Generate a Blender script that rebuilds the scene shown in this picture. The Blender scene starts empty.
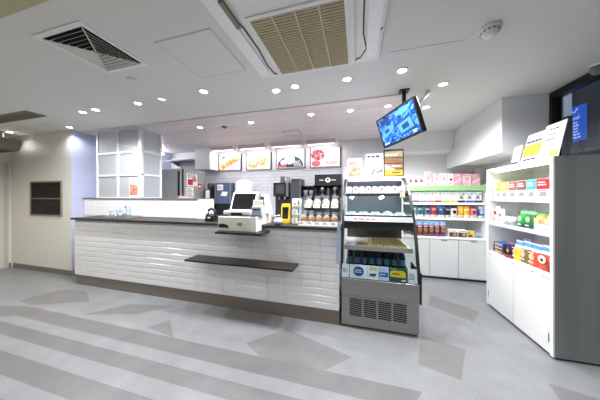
import bpy, bmesh, math, random
from mathutils import Vector, Matrix
random.seed(7)
PI = math.pi
S = bpy.context.scene
COL = S.collection
# lamp strengths
E_F, E_K, E_B, E_P, E_T, E_W, E_L, EXPO = 64, 37, 14, 4.0, 6.5, .3, 80, .02

# ------------------------------------------------------------------ materials
def lin(h):
    h = h.lstrip('#')
    o = []
    for i in (0, 2, 4):
        v = int(h[i:i+2], 16) / 255
        o.append(v / 12.92 if v <= .04045 else ((v + .055) / 1.055) ** 2.4)
    return (o[0], o[1], o[2], 1)

def nodes(name):
    m = bpy.data.materials.new(name)
    m.use_nodes = True
    nt = m.node_tree
    return m, nt, nt.nodes['Principled BSDF']

CACHE = {}
def mat(hexc, rough=.5, metal=0, var=.06, scale=30, bump=0, emit=0, coat=0, spec=.5):
    """plain material with a little procedural colour variation"""
    key = (hexc, rough, metal, var, scale, bump, emit, coat, spec)
    if key in CACHE: return CACHE[key]
    m, nt, b = nodes('surface_' + hexc.strip('#'))
    c = lin(hexc)
    tc = nt.nodes.new('ShaderNodeTexCoord')
    n = nt.nodes.new('ShaderNodeTexNoise'); n.inputs['Scale'].default_value = scale
    n.inputs['Detail'].default_value = 3
    nt.links.new(tc.outputs['Object'], n.inputs['Vector'])
    mx = nt.nodes.new('ShaderNodeMix'); mx.data_type = 'RGBA'
    mx.inputs[6].default_value = tuple(max(0, v * (1 - var)) for v in c[:3]) + (1,)
    mx.inputs[7].default_value = tuple(min(1, v * (1 + var)) for v in c[:3]) + (1,)
    nt.links.new(n.outputs['Fac'], mx.inputs[0])
    nt.links.new(mx.outputs[2], b.inputs['Base Color'])
    b.inputs['Roughness'].default_value = rough
    b.inputs['Metallic'].default_value = metal
    b.inputs['Coat Weight'].default_value = coat
    b.inputs['Specular IOR Level'].default_value = spec
    if emit:
        nt.links.new(mx.outputs[2], b.inputs['Emission Color'])
        b.inputs['Emission Strength'].default_value = emit
    if bump:
        bp = nt.nodes.new('ShaderNodeBump'); bp.inputs['Strength'].default_value = bump
        bp.inputs['Distance'].default_value = .004
        nt.links.new(n.outputs['Fac'], bp.inputs['Height'])
        nt.links.new(bp.outputs['Normal'], b.inputs['Normal'])
    CACHE[key] = m
    return m

def ramp_mat(name, stops, scale=8, stretch=(1, 1, 1), detail=4, rough=.5, emit=0, kind='noise', rot=(0, 0, 0), metal=0, distort=0, bump=0):
    """noise (or voronoi, brick rows) through a colour ramp"""
    m, nt, b = nodes(name)
    tc = nt.nodes.new('ShaderNodeTexCoord')
    mp = nt.nodes.new('ShaderNodeMapping')
    mp.inputs['Scale'].default_value = stretch
    mp.inputs['Rotation'].default_value = rot
    nt.links.new(tc.outputs['Object'], mp.inputs['Vector'])
    if kind == 'noise':
        n = nt.nodes.new('ShaderNodeTexNoise'); n.inputs['Detail'].default_value = detail
        n.inputs['Distortion'].default_value = distort
        out = n.outputs['Fac']
    elif kind == 'wave':
        n = nt.nodes.new('ShaderNodeTexWave'); n.inputs['Distortion'].default_value = distort
        out = n.outputs['Fac']
    else:
        n = nt.nodes.new('ShaderNodeTexVoronoi')
        out = n.outputs['Distance']
    n.inputs['Scale'].default_value = scale
    nt.links.new(mp.outputs['Vector'], n.inputs['Vector'])
    r = nt.nodes.new('ShaderNodeValToRGB')
    cr = r.color_ramp
    while len(cr.elements) < len(stops): cr.elements.new(.5)
    for e, (p, h) in zip(cr.elements, stops):
        e.position = p; e.color = lin(h)
    nt.links.new(out, r.inputs['Fac'])
    nt.links.new(r.outputs['Color'], b.inputs['Base Color'])
    b.inputs['Roughness'].default_value = rough
    b.inputs['Metallic'].default_value = metal
    if emit:
        nt.links.new(r.outputs['Color'], b.inputs['Emission Color'])
        b.inputs['Emission Strength'].default_value = emit
    if bump:
        bp = nt.nodes.new('ShaderNodeBump'); bp.inputs['Strength'].default_value = bump
        bp.inputs['Distance'].default_value = .003
        nt.links.new(out, bp.inputs['Height'])
        nt.links.new(bp.outputs['Normal'], b.inputs['Normal'])
    return m

def brick_mat(name, c1, c2, mortar, w, h, mort=.02, offset=.5, rough=.3, axes='xz', bump=.4):
    m, nt, b = nodes(name)
    tc = nt.nodes.new('ShaderNodeTexCoord')
    sp = nt.nodes.new('ShaderNodeSeparateXYZ'); cb = nt.nodes.new('ShaderNodeCombineXYZ')
    nt.links.new(tc.outputs['Object'], sp.inputs[0])
    nt.links.new(sp.outputs[axes[0].upper()], cb.inputs[0])
    nt.links.new(sp.outputs[axes[1].upper()], cb.inputs[1])
    t = nt.nodes.new('ShaderNodeTexBrick')
    t.offset = offset
    t.inputs['Scale'].default_value = 1
    t.inputs['Brick Width'].default_value = w
    t.inputs['Row Height'].default_value = h
    t.inputs['Mortar Size'].default_value = mort
    t.inputs['Color1'].default_value = lin(c1); t.inputs['Color2'].default_value = lin(c2)
    t.inputs['Mortar'].default_value = lin(mortar)
    nt.links.new(cb.outputs[0], t.inputs['Vector'])
    nt.links.new(t.outputs['Color'], b.inputs['Base Color'])
    bp = nt.nodes.new('ShaderNodeBump'); bp.invert = True
    bp.inputs['Strength'].default_value = bump; bp.inputs['Distance'].default_value = .003
    nt.links.new(t.outputs['Fac'], bp.inputs['Height'])
    nt.links.new(bp.outputs['Normal'], b.inputs['Normal'])
    b.inputs['Roughness'].default_value = rough
    return m

def glass_mat(name, tint='#FFFFFF', gloss=.1, milk=0, rough=.02):
    """thin pane: see-through, some mirror gloss, optional milky diffusion"""
    m = bpy.data.materials.new(name); m.use_nodes = True
    nt = m.node_tree; nt.nodes.clear()
    out = nt.nodes.new('ShaderNodeOutputMaterial')
    tr = nt.nodes.new('ShaderNodeBsdfTransparent'); tr.inputs[0].default_value = lin(tint)
    gl = nt.nodes.new('ShaderNodeBsdfGlossy'); gl.inputs['Roughness'].default_value = rough
    mx = nt.nodes.new('ShaderNodeMixShader')
    fr = nt.nodes.new('ShaderNodeLayerWeight'); fr.inputs['Blend'].default_value = .12 + gloss * .6
    ma = nt.nodes.new('ShaderNodeMath'); ma.operation = 'MULTIPLY_ADD'; ma.inputs[1].default_value = .25; ma.inputs[2].default_value = .03
    nt.links.new(fr.outputs['Facing'], ma.inputs[0]); nt.links.new(ma.outputs[0], mx.inputs[0])
    base = tr
    if milk:
        d = nt.nodes.new('ShaderNodeBsdfTranslucent'); d.inputs[0].default_value = lin(tint)
        d2 = nt.nodes.new('ShaderNodeBsdfDiffuse'); d2.inputs[0].default_value = lin(tint)
        nz = nt.nodes.new('ShaderNodeTexNoise'); nz.inputs['Scale'].default_value = 3
        ms = nt.nodes.new('ShaderNodeMixShader'); ms.inputs[0].default_value = .5
        nt.links.new(d.outputs[0], ms.inputs[1]); nt.links.new(d2.outputs[0], ms.inputs[2])
        mm = nt.nodes.new('ShaderNodeMixShader'); mm.inputs[0].default_value = milk
        nt.links.new(tr.outputs[0], mm.inputs[1]); nt.links.new(ms.outputs[0], mm.inputs[2])
        base = mm
    nt.links.new(base.outputs[0], mx.inputs[1]); nt.links.new(gl.outputs[0], mx.inputs[2])
    nt.links.new(mx.outputs[0], out.inputs[0])
    return m

def emit_mat(name, hexc, strength):
    return mat(hexc, .5, 0, .01, 5, 0, strength)

M = dict(
    white=mat('#E9E9E6', .45), white2=mat('#F2F2F2', .35), plaster=mat('#EBEBE8', .85, 0, .02, 12),
    cream=mat('#E6E3DA', .8, 0, .03, 8), lilac=mat('#BEC2DE', .7, 0, .03, 8), black=mat('#101113', .35), blackm=mat('#18191B', .6),
    steel=ramp_mat('brushed_steel', [(0, '#8A8884'), (1, '#B4B2AD')], 14, (1, 1, 60), 3, .3, metal=.9),
    steeld=ramp_mat('dark_steel', [(0, '#8E8E8B'), (1, '#ADADA9')], 10, (30, 30, 1), 3, .38, metal=.5),
    tile=mat('#F3F3F4', .16, 0, .03, 6, 0, 0, .3), grout=mat('#E2E3E5', .8), kick=ramp_mat('kickboard_wood', [(0, '#6E655E'), (1, '#8A8078')], 6, (1, 1, 12), 5, .5),
    walnut=ramp_mat('dark_walnut', [(0, '#1D1714'), (1, '#32281F')], 8, (1, 14, 14), 5, .5),
    grey=mat('#8E908F', .5), mgrey=mat('#6F7275', .45), dgrey=mat('#3A3D41', .45), taupe=mat('#8C8474', .7, 0, .05, 20),
    paper=mat('#F4F3F0', .7, 0, .02), ink=mat('#26262A', .7), card=mat('#EFEDE8', .7, 0, .02),
    glass=glass_mat('clear_glass', '#F6FAFA'), acrylic=glass_mat('clear_acrylic', '#EEF4F6', .15), frost=glass_mat('frosted_glass', '#D6DADC', .06, .93, .2),
    milk=glass_mat('milky_acrylic', '#D5DEEE', .2, .6, .2), gtub=glass_mat('glassware', '#F2F6F8', .3, .12),
    led=emit_mat('led_strip', '#FFF9E6', 9), lens=emit_mat('lamp_lens', '#FFFFFF', 14),
    orange=mat('#EE9A1F', .5), yellow=mat('#F2C81E', .5), red=mat('#C4242B', .45), green=mat('#2F8F46', .45), lime=mat('#9CC63B', .45),
    blue=mat('#2E5FB4', .4), sky=mat('#4AA3DC', .45), navy=mat('#1E2B55', .45), teal=mat('#2E6E75', .45), pink=mat('#E9A9B4', .5), purple=mat('#6A4A7C', .45),
    brown=mat('#5B3A28', .5), tan=mat('#C7A46A', .5), maroon=mat('#7A3B38', .45), dgreen=mat('#16493B', .5), lteal=mat('#9CC7C4', .5), lpink=mat('#F3D3D8', .5), rose=mat('#D8707C', .5),
    bread=ramp_mat('baked_crust', [(.3, '#6E3A14'), (.5, '#B0702E'), (.75, '#D9A055')], 22, rough=.6),
    breadl=ramp_mat('pale_crust', [(.25, '#D9AE78'), (.55, '#EFDCB8'), (.8, '#F8F0DF')], 18, rough=.6),
)

# ------------------------------------------------------------------ mesh builder
class B:
    def __init__(s): s.bm = bmesh.new(); s.i = 0
    def m(s, i): s.i = i; return s
    def face(s, pts, smooth=False):
        f = s.bm.faces.new([s.bm.verts.new(p) for p in pts]); f.material_index = s.i; f.smooth = smooth
        return s
    def box(s, x0, y0, z0, x1, y1, z1):
        x0, x1 = min(x0, x1), max(x0, x1); y0, y1 = min(y0, y1), max(y0, y1); z0, z1 = min(z0, z1), max(z0, z1)
        v = [s.bm.verts.new((x, y, z)) for z in (z0, z1) for x, y in ((x0, y0), (x1, y0), (x1, y1), (x0, y1))]
        for q in ((3, 2, 1, 0), (4, 5, 6, 7), (0, 1, 5, 4), (1, 2, 6, 5), (2, 3, 7, 6), (3, 0, 4, 7)):
            f = s.bm.faces.new([v[k] for k in q]); f.material_index = s.i
        return s
    def prism(s, poly, a, b, axis='y'):
        """poly in the other two axes, extruded along axis from a to b"""
        def P(u, w, t): return {'y': (u, t, w), 'x': (t, u, w), 'z': (u, w, t)}[axis]
        A = [s.bm.verts.new(P(u, w, a)) for u, w in poly]; C = [s.bm.verts.new(P(u, w, b)) for u, w in poly]
        fs = [s.bm.faces.new(A[::-1]), s.bm.faces.new(C)]
        n = len(poly)
        for k in range(n): fs.append(s.bm.faces.new([A[k], A[(k+1) % n], C[(k+1) % n], C[k]]))
        for f in fs: f.material_index = s.i
        return s
    def lathe(s, prof, cx=0, cy=0, n=20, sx=1, sy=1, smooth=True):
        rings = []
        for r, z in prof:
            if r < 1e-5: rings.append([s.bm.verts.new((cx, cy, z))])
            else: rings.append([s.bm.verts.new((cx + sx*r*math.cos(2*PI*k/n), cy + sy*r*math.sin(2*PI*k/n), z)) for k in range(n)])
        for a, b in zip(rings, rings[1:]):
            for k in range(n):
                q = [a[k % len(a)], a[(k+1) % len(a)], b[(k+1) % len(b)], b[k % len(b)]]
                u = []
                for v in q:
                    if v not in u: u.append(v)
                if len(u) > 2:
                    f = s.bm.faces.new(u); f.material_index = s.i; f.smooth = smooth
        for ring, rev in ((rings[0], True), (rings[-1], False)):
            if len(ring) > 2:
                f = s.bm.faces.new(ring[::-1] if rev else ring); f.material_index = s.i
        return s
    def cyl(s, cx, cy, z0, z1, r, r2=None, n=20):
        return s.lathe([(r, z0), (r if r2 is None else r2, z1)], cx, cy, n)
    def tube(s, pts, r, n=8):
        pts = [Vector(p) for p in pts]
        rings = []
        up = Vector((0, 0, 1))
        for k, p in enumerate(pts):
            d = (pts[min(k+1, len(pts)-1)] - pts[max(k-1, 0)]).normalized()
            a = d.cross(up)
            if a.length < .1: a = d.cross(Vector((1, 0, 0)))
            a.normalize(); b = a.cross(d)
            rings.append([s.bm.verts.new(p + r*(a*math.cos(2*PI*j/n) + b*math.sin(2*PI*j/n))) for j in range(n)])
        for a, b in zip(rings, rings[1:]):
            for j in range(n):
                f = s.bm.faces.new([a[j], a[(j+1) % n], b[(j+1) % n], b[j]]); f.material_index = s.i; f.smooth = True
        for q in (rings[0][::-1], rings[-1]):
            f = s.bm.faces.new(q); f.material_index = s.i
        return s
    def disc(s, cx, y, cz, rx, rz=None, n=20, th=.0012):
        rz = rz or rx
        return s.prism([(cx + rx*math.cos(2*PI*k/n), cz + rz*math.sin(2*PI*k/n)) for k in range(n)], y, y - th, 'y')
    def blob(s, cx, cy, cz, rx, ry, rz, seed=0, amp=.08, nu=14, nv=9):
        rnd = random.Random(seed); ph = [rnd.uniform(0, 6.28) for _ in range(6)]
        rings = []
        for i in range(nv+1):
            t = PI*i/nv
            if i in (0, nv): rings.append([s.bm.verts.new((cx, cy, cz + rz*(-math.cos(t))))]); continue
            ring = []
            for j in range(nu):
                a = 2*PI*j/nu
                k = 1 + amp*(math.sin(2*a+ph[0])*math.sin(t*2+ph[1]) + .6*math.sin(3*a+ph[2]))
                ring.append(s.bm.verts.new((cx + rx*k*math.sin(t)*math.cos(a), cy + ry*k*math.sin(t)*math.sin(a), cz - rz*math.cos(t))))
            rings.append(ring)
        for a, b in zip(rings, rings[1:]):
            for j in range(nu):
                q = [a[j % len(a)], a[(j+1) % len(a)], b[(j+1) % len(b)], b[j % len(b)]]
                u = []
                for v in q:
                    if v not in u: u.append(v)
                f = s.bm.faces.new(u); f.material_index = s.i; f.smooth = True
        return s
    def text(s, body, x, y, z, size, n=1):
        """raised letters on a plane facing -Y"""
        cu = bpy.data.curves.new('lettering', 'FONT'); cu.body = body; cu.size = size; cu.extrude = .0006
        cu.align_x = 'CENTER'
        o = bpy.data.objects.new('lettering', cu); COL.objects.link(o)
        bpy.context.view_layer.update()
        me = bpy.data.meshes.new_from_object(o.evaluated_get(bpy.context.evaluated_depsgraph_get()))
        bpy.data.objects.remove(o)
        off = len(s.bm.verts)
        vs = [s.bm.verts.new((x + v.co.x, y - v.co.z, z + v.co.y)) for v in me.vertices]
        for p in me.polygons:
            try:
                f = s.bm.faces.new([vs[k] for k in p.vertices]); f.material_index = s.i
            except ValueError: pass
        bpy.data.meshes.remove(me)
        return s
    def lines(s, x0, z0, x1, z1, n, y, seed=1, th=.001):
        """rows of small word-like dashes, too small to read"""
        rnd = random.Random(seed); h = (z1 - z0) / n
        for k in range(n):
            x = x0; zc = z1 - (k + .5)*h
            end = x0 + (x1-x0)*rnd.uniform(.65, 1)
            while x < end - .004:
                w = (x1-x0)*rnd.uniform(.1, .28); e = min(x+w, end)
                s.box(x, y, zc - h*.24, e, y - th, zc + h*.24); x = e + (x1-x0)*.05
        return s

LOCAL = set()
def root_of(o):
    while o.parent: o = o.parent
    return o
def obj(name, b, mats, parent=None, bevel=0, smooth=False, seg=2):
    if not isinstance(mats, (list, tuple)): mats = [mats]
    if parent is not None:
        r = root_of(parent)
        if r.name not in LOCAL:
            bmesh.ops.translate(b.bm, verts=b.bm.verts, vec=-r.location)
    bmesh.ops.recalc_face_normals(b.bm, faces=b.bm.faces)
    me = bpy.data.meshes.new(name); b.bm.to_mesh(me); b.bm.free()
    for m in mats: me.materials.append(m)
    o = bpy.data.objects.new(name, me); COL.objects.link(o)
    if parent is not None: o.parent = parent
    if smooth:
        for p in me.polygons: p.use_smooth = True
    if bevel:
        md = o.modifiers.new('soft_edges', 'BEVEL'); md.width = bevel; md.segments = seg; md.limit_method = 'ANGLE'
    return o
def tag(o, label, cat, group=None, kind=None):
    if label: o['label'] = label
    if cat: o['category'] = cat
    if group: o['group'] = group
    if kind: o['kind'] = kind
    return o
def thing(name, label, cat, loc=(0, 0, 0), rz=0, group=None, local=False):
    o = bpy.data.objects.new(name, None); COL.objects.link(o)
    o.empty_display_size = .05
    o.location = loc; o.rotation_euler = (0, 0, rz)
    if local or rz: LOCAL.add(o.name)
    return tag(o, label, cat, group)
def struct(name, b, mats, label=None, bevel=0):
    o = obj(name, b, mats, None, bevel); o['kind'] = 'structure'
    if label: o['label'] = label
    o['category'] = name.split('_')[0].split('.')[0]
    return o
def dup(root, loc, label=None, rz=None):
    r = root.copy(); COL.objects.link(r); r.location = loc
    if rz is not None: r.rotation_euler = (0, 0, rz)
    if root.name in LOCAL: LOCAL.add(r.name)
    if label: r['label'] = label
    for ch in list(root.children):
        c = ch.copy(); COL.objects.link(c); c.parent = r
        for g in list(ch.children):
            d = g.copy(); COL.objects.link(d); d.parent = c
    return r
ORD = ['first', 'second', 'third', 'fourth', 'fifth', 'sixth', 'seventh', 'eighth', 'ninth', 'tenth', 'eleventh', 'twelfth']

# ------------------------------------------------------------------ room shell
XL, XR, YF, ZC = -6.46, 2.07, -2.4, 2.5
b = B()
b.face([(XL, YF, 0), (XR+.0, YF, 0), (XR, 4.6, 0), (XL, 4.6, 0)])
dark_polys = [
    [(-3.93, 1.64), (.43, 1.64), (.32, 1.475), (-3.78, 1.475)],
    [(-3.95, 1.365), (.30, 1.365), (.1, 1.235), (-4.1, 1.235)],
    [(-4.4, 1.106), (-.1, 1.106), (-.3, .955), (-4.4, .955)],
    [(-4.4, .84), (-1.9, .84), (-2.0, .7), (-4.4, .7)],
    [(-5.2, 1.3), (-3.93, 1.64), (-3.78, 1.475), (-4.2, 1.236)],
    [(-4.27, 1.70), (-3.95, 1.66), (-3.35, 1.93), (-3.75, 2.12), (-4.15, 2.06)],
    [(-3.05, 1.69), (-2.45, 1.86), (-2.2, 2.12), (-2.75, 2.02)],
    [(-2.10, 1.70), (-1.99, 1.868), (-1.70, 1.64)],
    [(-.80, 1.64), (-1.0, 1.76), (-.70, 2.06), (-.05, 1.84), (-.25, 1.64)],
    [(.585, 2.31), (.92, 2.20), (.735, 1.82), (.47, 1.90)],
    [(.957, 3.289), (1.381, 2.968), (1.2, 2.70), (.844, 2.978)],
    [(1.33, 1.96), (2.07, 1.74), (2.07, 1.4), (1.25, 1.62)],
    [(-.02, 1.0), (.55, 1.12), (.9, .7), (.1, .55)],
]
def inside(p, poly):
    c = False; n = len(poly)
    for k in range(n):
        (x0, y0), (x1, y1) = poly[k], poly[(k+1) % n]
        if (y0 > p[1]) != (y1 > p[1]) and p[0] < (x1-x0)*(p[1]-y0)/(y1-y0) + x0: c = not c
    return c
cuts = set()
for poly in dark_polys:
    for k in range(len(poly)):
        (x0, y0), (x1, y1) = poly[k], poly[(k+1) % len(poly)]
        key = ('h', round(y0, 3)) if abs(y0-y1) < 1e-4 else (x0, y0, x1, y1)
        if key in cuts: continue
        cuts.add(key)
        d = Vector((x1-x0, y1-y0, 0)).normalized()
        if key[0] == 'h': geom = list(b.bm.faces) + list(b.bm.edges) + list(b.bm.verts)
        else:
            xs = min(p[0] for p in poly), max(p[0] for p in poly); ys = min(p[1] for p in poly), max(p[1] for p in poly)
            fs = [f for f in b.bm.faces if min(v.co.x for v in f.verts) < xs[1] and max(v.co.x for v in f.verts) > xs[0]
                  and min(v.co.y for v in f.verts) < ys[1] and max(v.co.y for v in f.verts) > ys[0]]
            geom = set(fs)
            for f in fs: geom.update(f.edges); geom.update(f.verts)
            geom = list(geom)
        bmesh.ops.bisect_plane(b.bm, geom=geom, plane_co=(x0, y0, 0), plane_no=(-d.y, d.x, 0), dist=1e-5)
for f in b.bm.faces:
    c = f.calc_center_median()
    hit = [k for k, poly in enumerate(dark_polys) if inside(c, poly)]
    f.material_index = 0 if not hit else (2 if hit[0] in (5, 6, 7, 8, 9, 10, 11) else 1)
def vinyl(name, a, c):
    m = ramp_mat(name, [(.3, a), (.7, c)], 5, (1, 1, 1), 12, .34)
    nt = m.node_tree; b_ = nt.nodes['Principled BSDF']; rp = [n for n in nt.nodes if n.type == 'VALTORGB'][0]
    n2 = nt.nodes.new('ShaderNodeTexNoise'); n2.inputs['Scale'].default_value = 90; n2.inputs['Detail'].default_value = 3
    tc = [n for n in nt.nodes if n.type == 'TEX_COORD'][0]
    nt.links.new(tc.outputs['Object'], n2.inputs['Vector'])
    mx = nt.nodes.new('ShaderNodeMix'); mx.data_type = 'RGBA'; mx.blend_type = 'OVERLAY'; mx.inputs[0].default_value = .3
    nt.links.new(rp.outputs['Color'], mx.inputs[6]); nt.links.new(n2.outputs['Color'], mx.inputs[7])
    hs = nt.nodes.new('ShaderNodeRGBToBW'); nt.links.new(n2.outputs['Fac'], hs.inputs[0]); nt.links.new(hs.outputs[0], mx.inputs[7])
    nt.links.new(mx.outputs[2], b_.inputs['Base Color'])
    return m
struct('floor', b, [vinyl('floor_light_vinyl', '#848586', '#8F9091'), vinyl('floor_dark_vinyl', '#6F6D6C', '#787675'), vinyl('floor_mid_vinyl', '#747271', '#7D7B7A')])

b = B(); b.box(XL, YF, ZC, XR, 4.6, ZC+.1)
struct('ceiling', b, mat('#DDDDD8', .9, 0, .015, 4))
b = B(); b.box(-4.73, 2.58, 2.488, .45, 4.48, 2.499)
plank = brick_mat('ceiling_planks', '#E6DCDB', '#DACFD0', '#C9BEBF', 1.9, .13, .004, .37, .45, 'xy', .3)
struct('trim_1', b, plank, 'pinkish wood plank ceiling panel over the serving counter')
# thin shadow-gap beads along ceiling access seams
b = B()
for x0, y0, x1, y1 in ((.245, 1.810, .76, 1.814), (-6.4, 2.18, -4.6, 2.183)): b.box(x0, y0, 2.498, x1, y1, 2.4995)
struct('trim_2', b, mat('#A9A9A4', .8))
b = B(); b.box(-5.2, .5, 2.38, -.95, .725, 2.499)
struct('trim_3', b, mat('#B9B48C', .8), 'olive ceiling beam')
b = B(); b.box(XL, 2.48, 0, -4.872, 2.6, 2.499); struct('wall_alcove', b, M['cream'])
b = B(); b.box(-4.87, 2.48, 1.34, -4.75, 4.5, 2.499).box(-4.87, 2.48, 0, -4.75, 2.62, 1.34); b.m(1).box(-4.87, 2.62, 0, -4.76, 4.5, 1.34); pl_ = struct('wall_pillar', b, [M['lilac'], brick_mat('kitchen_side_tile', '#E4E5EA', '#DADBE0', '#B5B5BA', .3, .075, .004, .5, .2, 'yz'), M['cream']])  # lilac side has the cool kitchen light tint put into its colour
for p in pl_.data.polygons:
    if p.normal.y < -.9: p.material_index = 2
b = B(); b.box(XL-.1, YF, 0, XL, 1.5, 2.499).box(XL-.1, 1.5, 2.0, XL, 2.44, 2.499).box(XL-.1, 2.44, 0, XL, 2.6, 2.499); struct('wall_left', b, M['cream'])
subway = brick_mat('subway_tile', '#DCDDE2', '#CFD1D8', '#B2B3BA', .2, .075, .004, .5, .22, 'xz')
b = B(); b.box(-4.87, 4.5, 0, .47, 4.6, 2.499); struct('wall_kitchen', b, subway)
b = B(); b.box(-4.73, 4.49, 1.93, .47, 4.4995, 2.4985); struct('wall_menu', b, mat('#D9D6DA', .7, 0, .02, 6))
b = B(); b.box(.47, 4.6, 0, XR+.1, 4.7, 2.499); struct('wall_back', b, M['plaster'])
b = B(); b.box(XR, 3.0, 0, XR+.1, 4.6, 2.499); struct('wall_right', b, M['plaster'])
b = B()
k = -.3
while k < .468:
    b.box(k, 4.4, 0, min(k+.094, .469), 4.4895, 2.487); k += .096
struct('wall_panelled', b, mat('#E6E6E8', .45, 0, .03, 10), 'white vertical plank wall panel behind the display case')
b = B(); b.box(1.61, 2.99, 1.875, XR-.002, 4.598, 2.499)
bulk = mat('#E2E3E1', .8, 0, .02, 6)
bh = struct('trim_4', b, [bulk, mat('#F0F1F2', .35, 0, .03, 4)], 'white boxed bulkhead hanging from the ceiling')
for p in bh.data.polygons:
    if p.normal.y < -.9: p.material_index = 1
b = B(); b.prism([(4.2, 2.499), (4.3, 2.18), (4.598, 2.166), (4.598, 2.499)], .472, 1.608, 'x'); struct('trim_5', b, M['plaster'])
b = B(); b.box(-6.37, 2.468, 0, -4.752, 2.479, .085).box(-4.749, 2.5, 0, -4.738, 2.63, .085).box(XL+.001, 2.45, 0, XL+.012, 2.467, .085)
struct('baseboard_left', b, M['kick'])
# door in the left wall
d1 = struct('door_1', B().box(XL-.05, 1.54, .005, XL-.015, 2.4, 1.96), mat('#D8D6CF', .5), 'pale door at the far left')
obj('door_frame', B().box(XL-.1, 1.5, 0, XL+.015, 1.54, 2.0).box(XL-.1, 2.4, 0, XL+.015, 2.44, 2.0).box(XL-.1, 1.54, 1.96, XL+.015, 2.4, 2.0), mat('#C9C5B8', .5), d1)
obj('door_handle', B().tube([(XL-.014, 1.62, 1.0), (XL+.04, 1.62, 1.0), (XL+.04, 1.74, 1.0)], .009), M['steel'], d1)

# shop window on the right wall, looking out to a dark street
w1 = struct('window_1', B().box(XR-.03, 2.95, 0, XR+.05, 3.0, 2.49).box(XR-.03, YF, 2.42, XR+.05, 2.95, 2.49).box(XR-.03, YF, 0, XR+.05, 2.95, .06)
            .box(XR-.02, 1.55, .06, XR+.04, 1.6, 2.42).box(XR-.02, .9, .06, XR+.04, .96, 2.42).box(XR-.02, -.8, .06, XR+.04, -.74, 2.42), M['black'], 'black framed shop window')
for y0, y1 in ((1.6, 2.95), (.96, 1.55), (-.74, .9), (YF, -.8)):
    obj('window_pane', B().box(XR+.008, y0+.001, .061, XR+.014, y1-.001, 2.419), glass_mat('street_glass', '#DCE4EC', .3), w1)
b = B(); b.box(4.2, -3, -.1, 4.4, 7, 4); street = ramp_mat('street_night', [(.35, '#1A222C'), (.6, '#46525F'), (.8, '#6A7784')], .8, rough=.5)
struct('wall_street', b, street)
b = B(); b.box(XR+.1, -3, -.1, 4.2, 7, -.02); struct('floor_street', b, mat('#30353B', .6, 0, .2, 3))
b = B(); b.box(XR+.12, 7, -.1, 4.4, 7.1, 4); struct('wall_street_end', b, street)
sg = thing('street_sign', 'blue lit sign with white writing glowing outside the shop window', 'sign', (2.6, 3.42, 0), -PI/2)
obj('post', B().cyl(0, .041, -.02, 2.4, .02), M['black'], sg)
obj('lit_panel', B().box(-.095, -.02, 2.04, .095, .02, 2.46), emit_mat('sign_blue', '#2468E0', .8), sg)
b = B(); b.text('Sand', 0, -.021, 2.30, .065); b.lines(-.085, 2.06, .085, 2.28, 6, -.021, 4); b.tube([(-.08, -.021, 2.38), (-.04, -.022, 2.42), (.0, -.021, 2.39), (.04, -.022, 2.43)], .005)
obj('white_lettering', b, emit_mat('sign_white', '#DDEBFF', 1.1), sg)
for k, (y, z) in enumerate(((3.235, 2.5), (3.13, 2.5))):
    t = thing('street_lamp', ['pale upright light panel outside, nearer the window jamb', 'pale upright light panel outside, nearer the blue sign'][k], 'light', (2.3, y, 0), -PI/2)
    obj('post', B().box(-.02, .0, -.02, .02, .03, 2.2695), M['black'], t)
    obj('light_panel', B().box(-.03, -.015, 2.27, .03, .015, 2.56), ramp_mat('street_glow', [(0, '#9AA7B5'), (1, '#E6EEF4')], 2, emit=.6), t)

# ------------------------------------------------------------------ service counter
def tiles(b, x0, x1, z0, z1, y, tw, th, depth=.012, off=True, inset=.009, gap=.002, ix=.0025):
    rows = round((z1-z0)/th); th = (z1-z0)/rows
    for r in range(rows):
        za, zb = z0 + r*th + gap, z0 + (r+1)*th - gap
        x = x0 - (tw/2 if (off and r % 2) else 0)
        while x < x1 - .005:
            a, c = max(x, x0) + gap*.3, min(x+tw, x1) - gap*.3
            if c - a > 2.5*inset:
                P = [(a, y, za), (c, y, za), (c, y, zb), (a, y, zb)]
                Q = [(a+ix, y-depth, za+inset), (c-ix, y-depth, za+inset), (c-ix, y-depth, zb-inset), (a+ix, y-depth, zb-inset)]
                Q = [(p[0], p[1], za+inset*.3 if j < 2 else zb-inset) for j, p in enumerate(Q)]
                vp = [b.bm.verts.new(p) for p in P]; vq = [b.bm.verts.new(p) for p in Q]
                fs = [b.bm.faces.new(vq)] + [b.bm.faces.new([vp[k], vp[(k+1) % 4], vq[(k+1) % 4], vq[k]]) for k in range(4)]
                for f in fs: f.material_index = b.i
            x += tw
t = thing('service_counter', 'long white tiled service counter with grey kickboard and dark bag shelf', 'counter', (-2.2, 2.5, 0))
obj('cabinet_body', B().box(-4.25, 2.264, .15, -.19, 2.62, 1.0), M['grout'], t)
b = B(); tiles(b, -4.25, -.19, .15, .985, 2.263, .203, .0759, .010, False, .014, .0003, .0018)
obj('tile_front', b, M['tile'], t)
obj('kickboard', B().box(-4.235, 2.262, 0, -.19, 2.6, .149), M['kick'], t)
ls = obj('bag_shelf', B().box(-1.96, 2.03, .597, -.63, 2.249, .622), M['walnut'], t, .006)
for x in (-1.8, -1.3, -.8): obj('bracket', B().prism([(2.12, .596), (2.249, .596), (2.249, .54), (2.24, .54)], x-.006, x+.006, 'x'), M['white'], ls)
obj('register_shelf', B().box(-1.535, 2.02, .94, -.975, 2.249, .968), M['walnut'], t, .004)
t = thing('worktop', 'dark wood worktop running along the tiled service counter', 'worktop', (-2.2, 2.4, 1.0))
obj('slab', B().box(-4.28, 2.215, 1.001, -.17, 2.638, 1.03), M['walnut'], t, .004)
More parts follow.
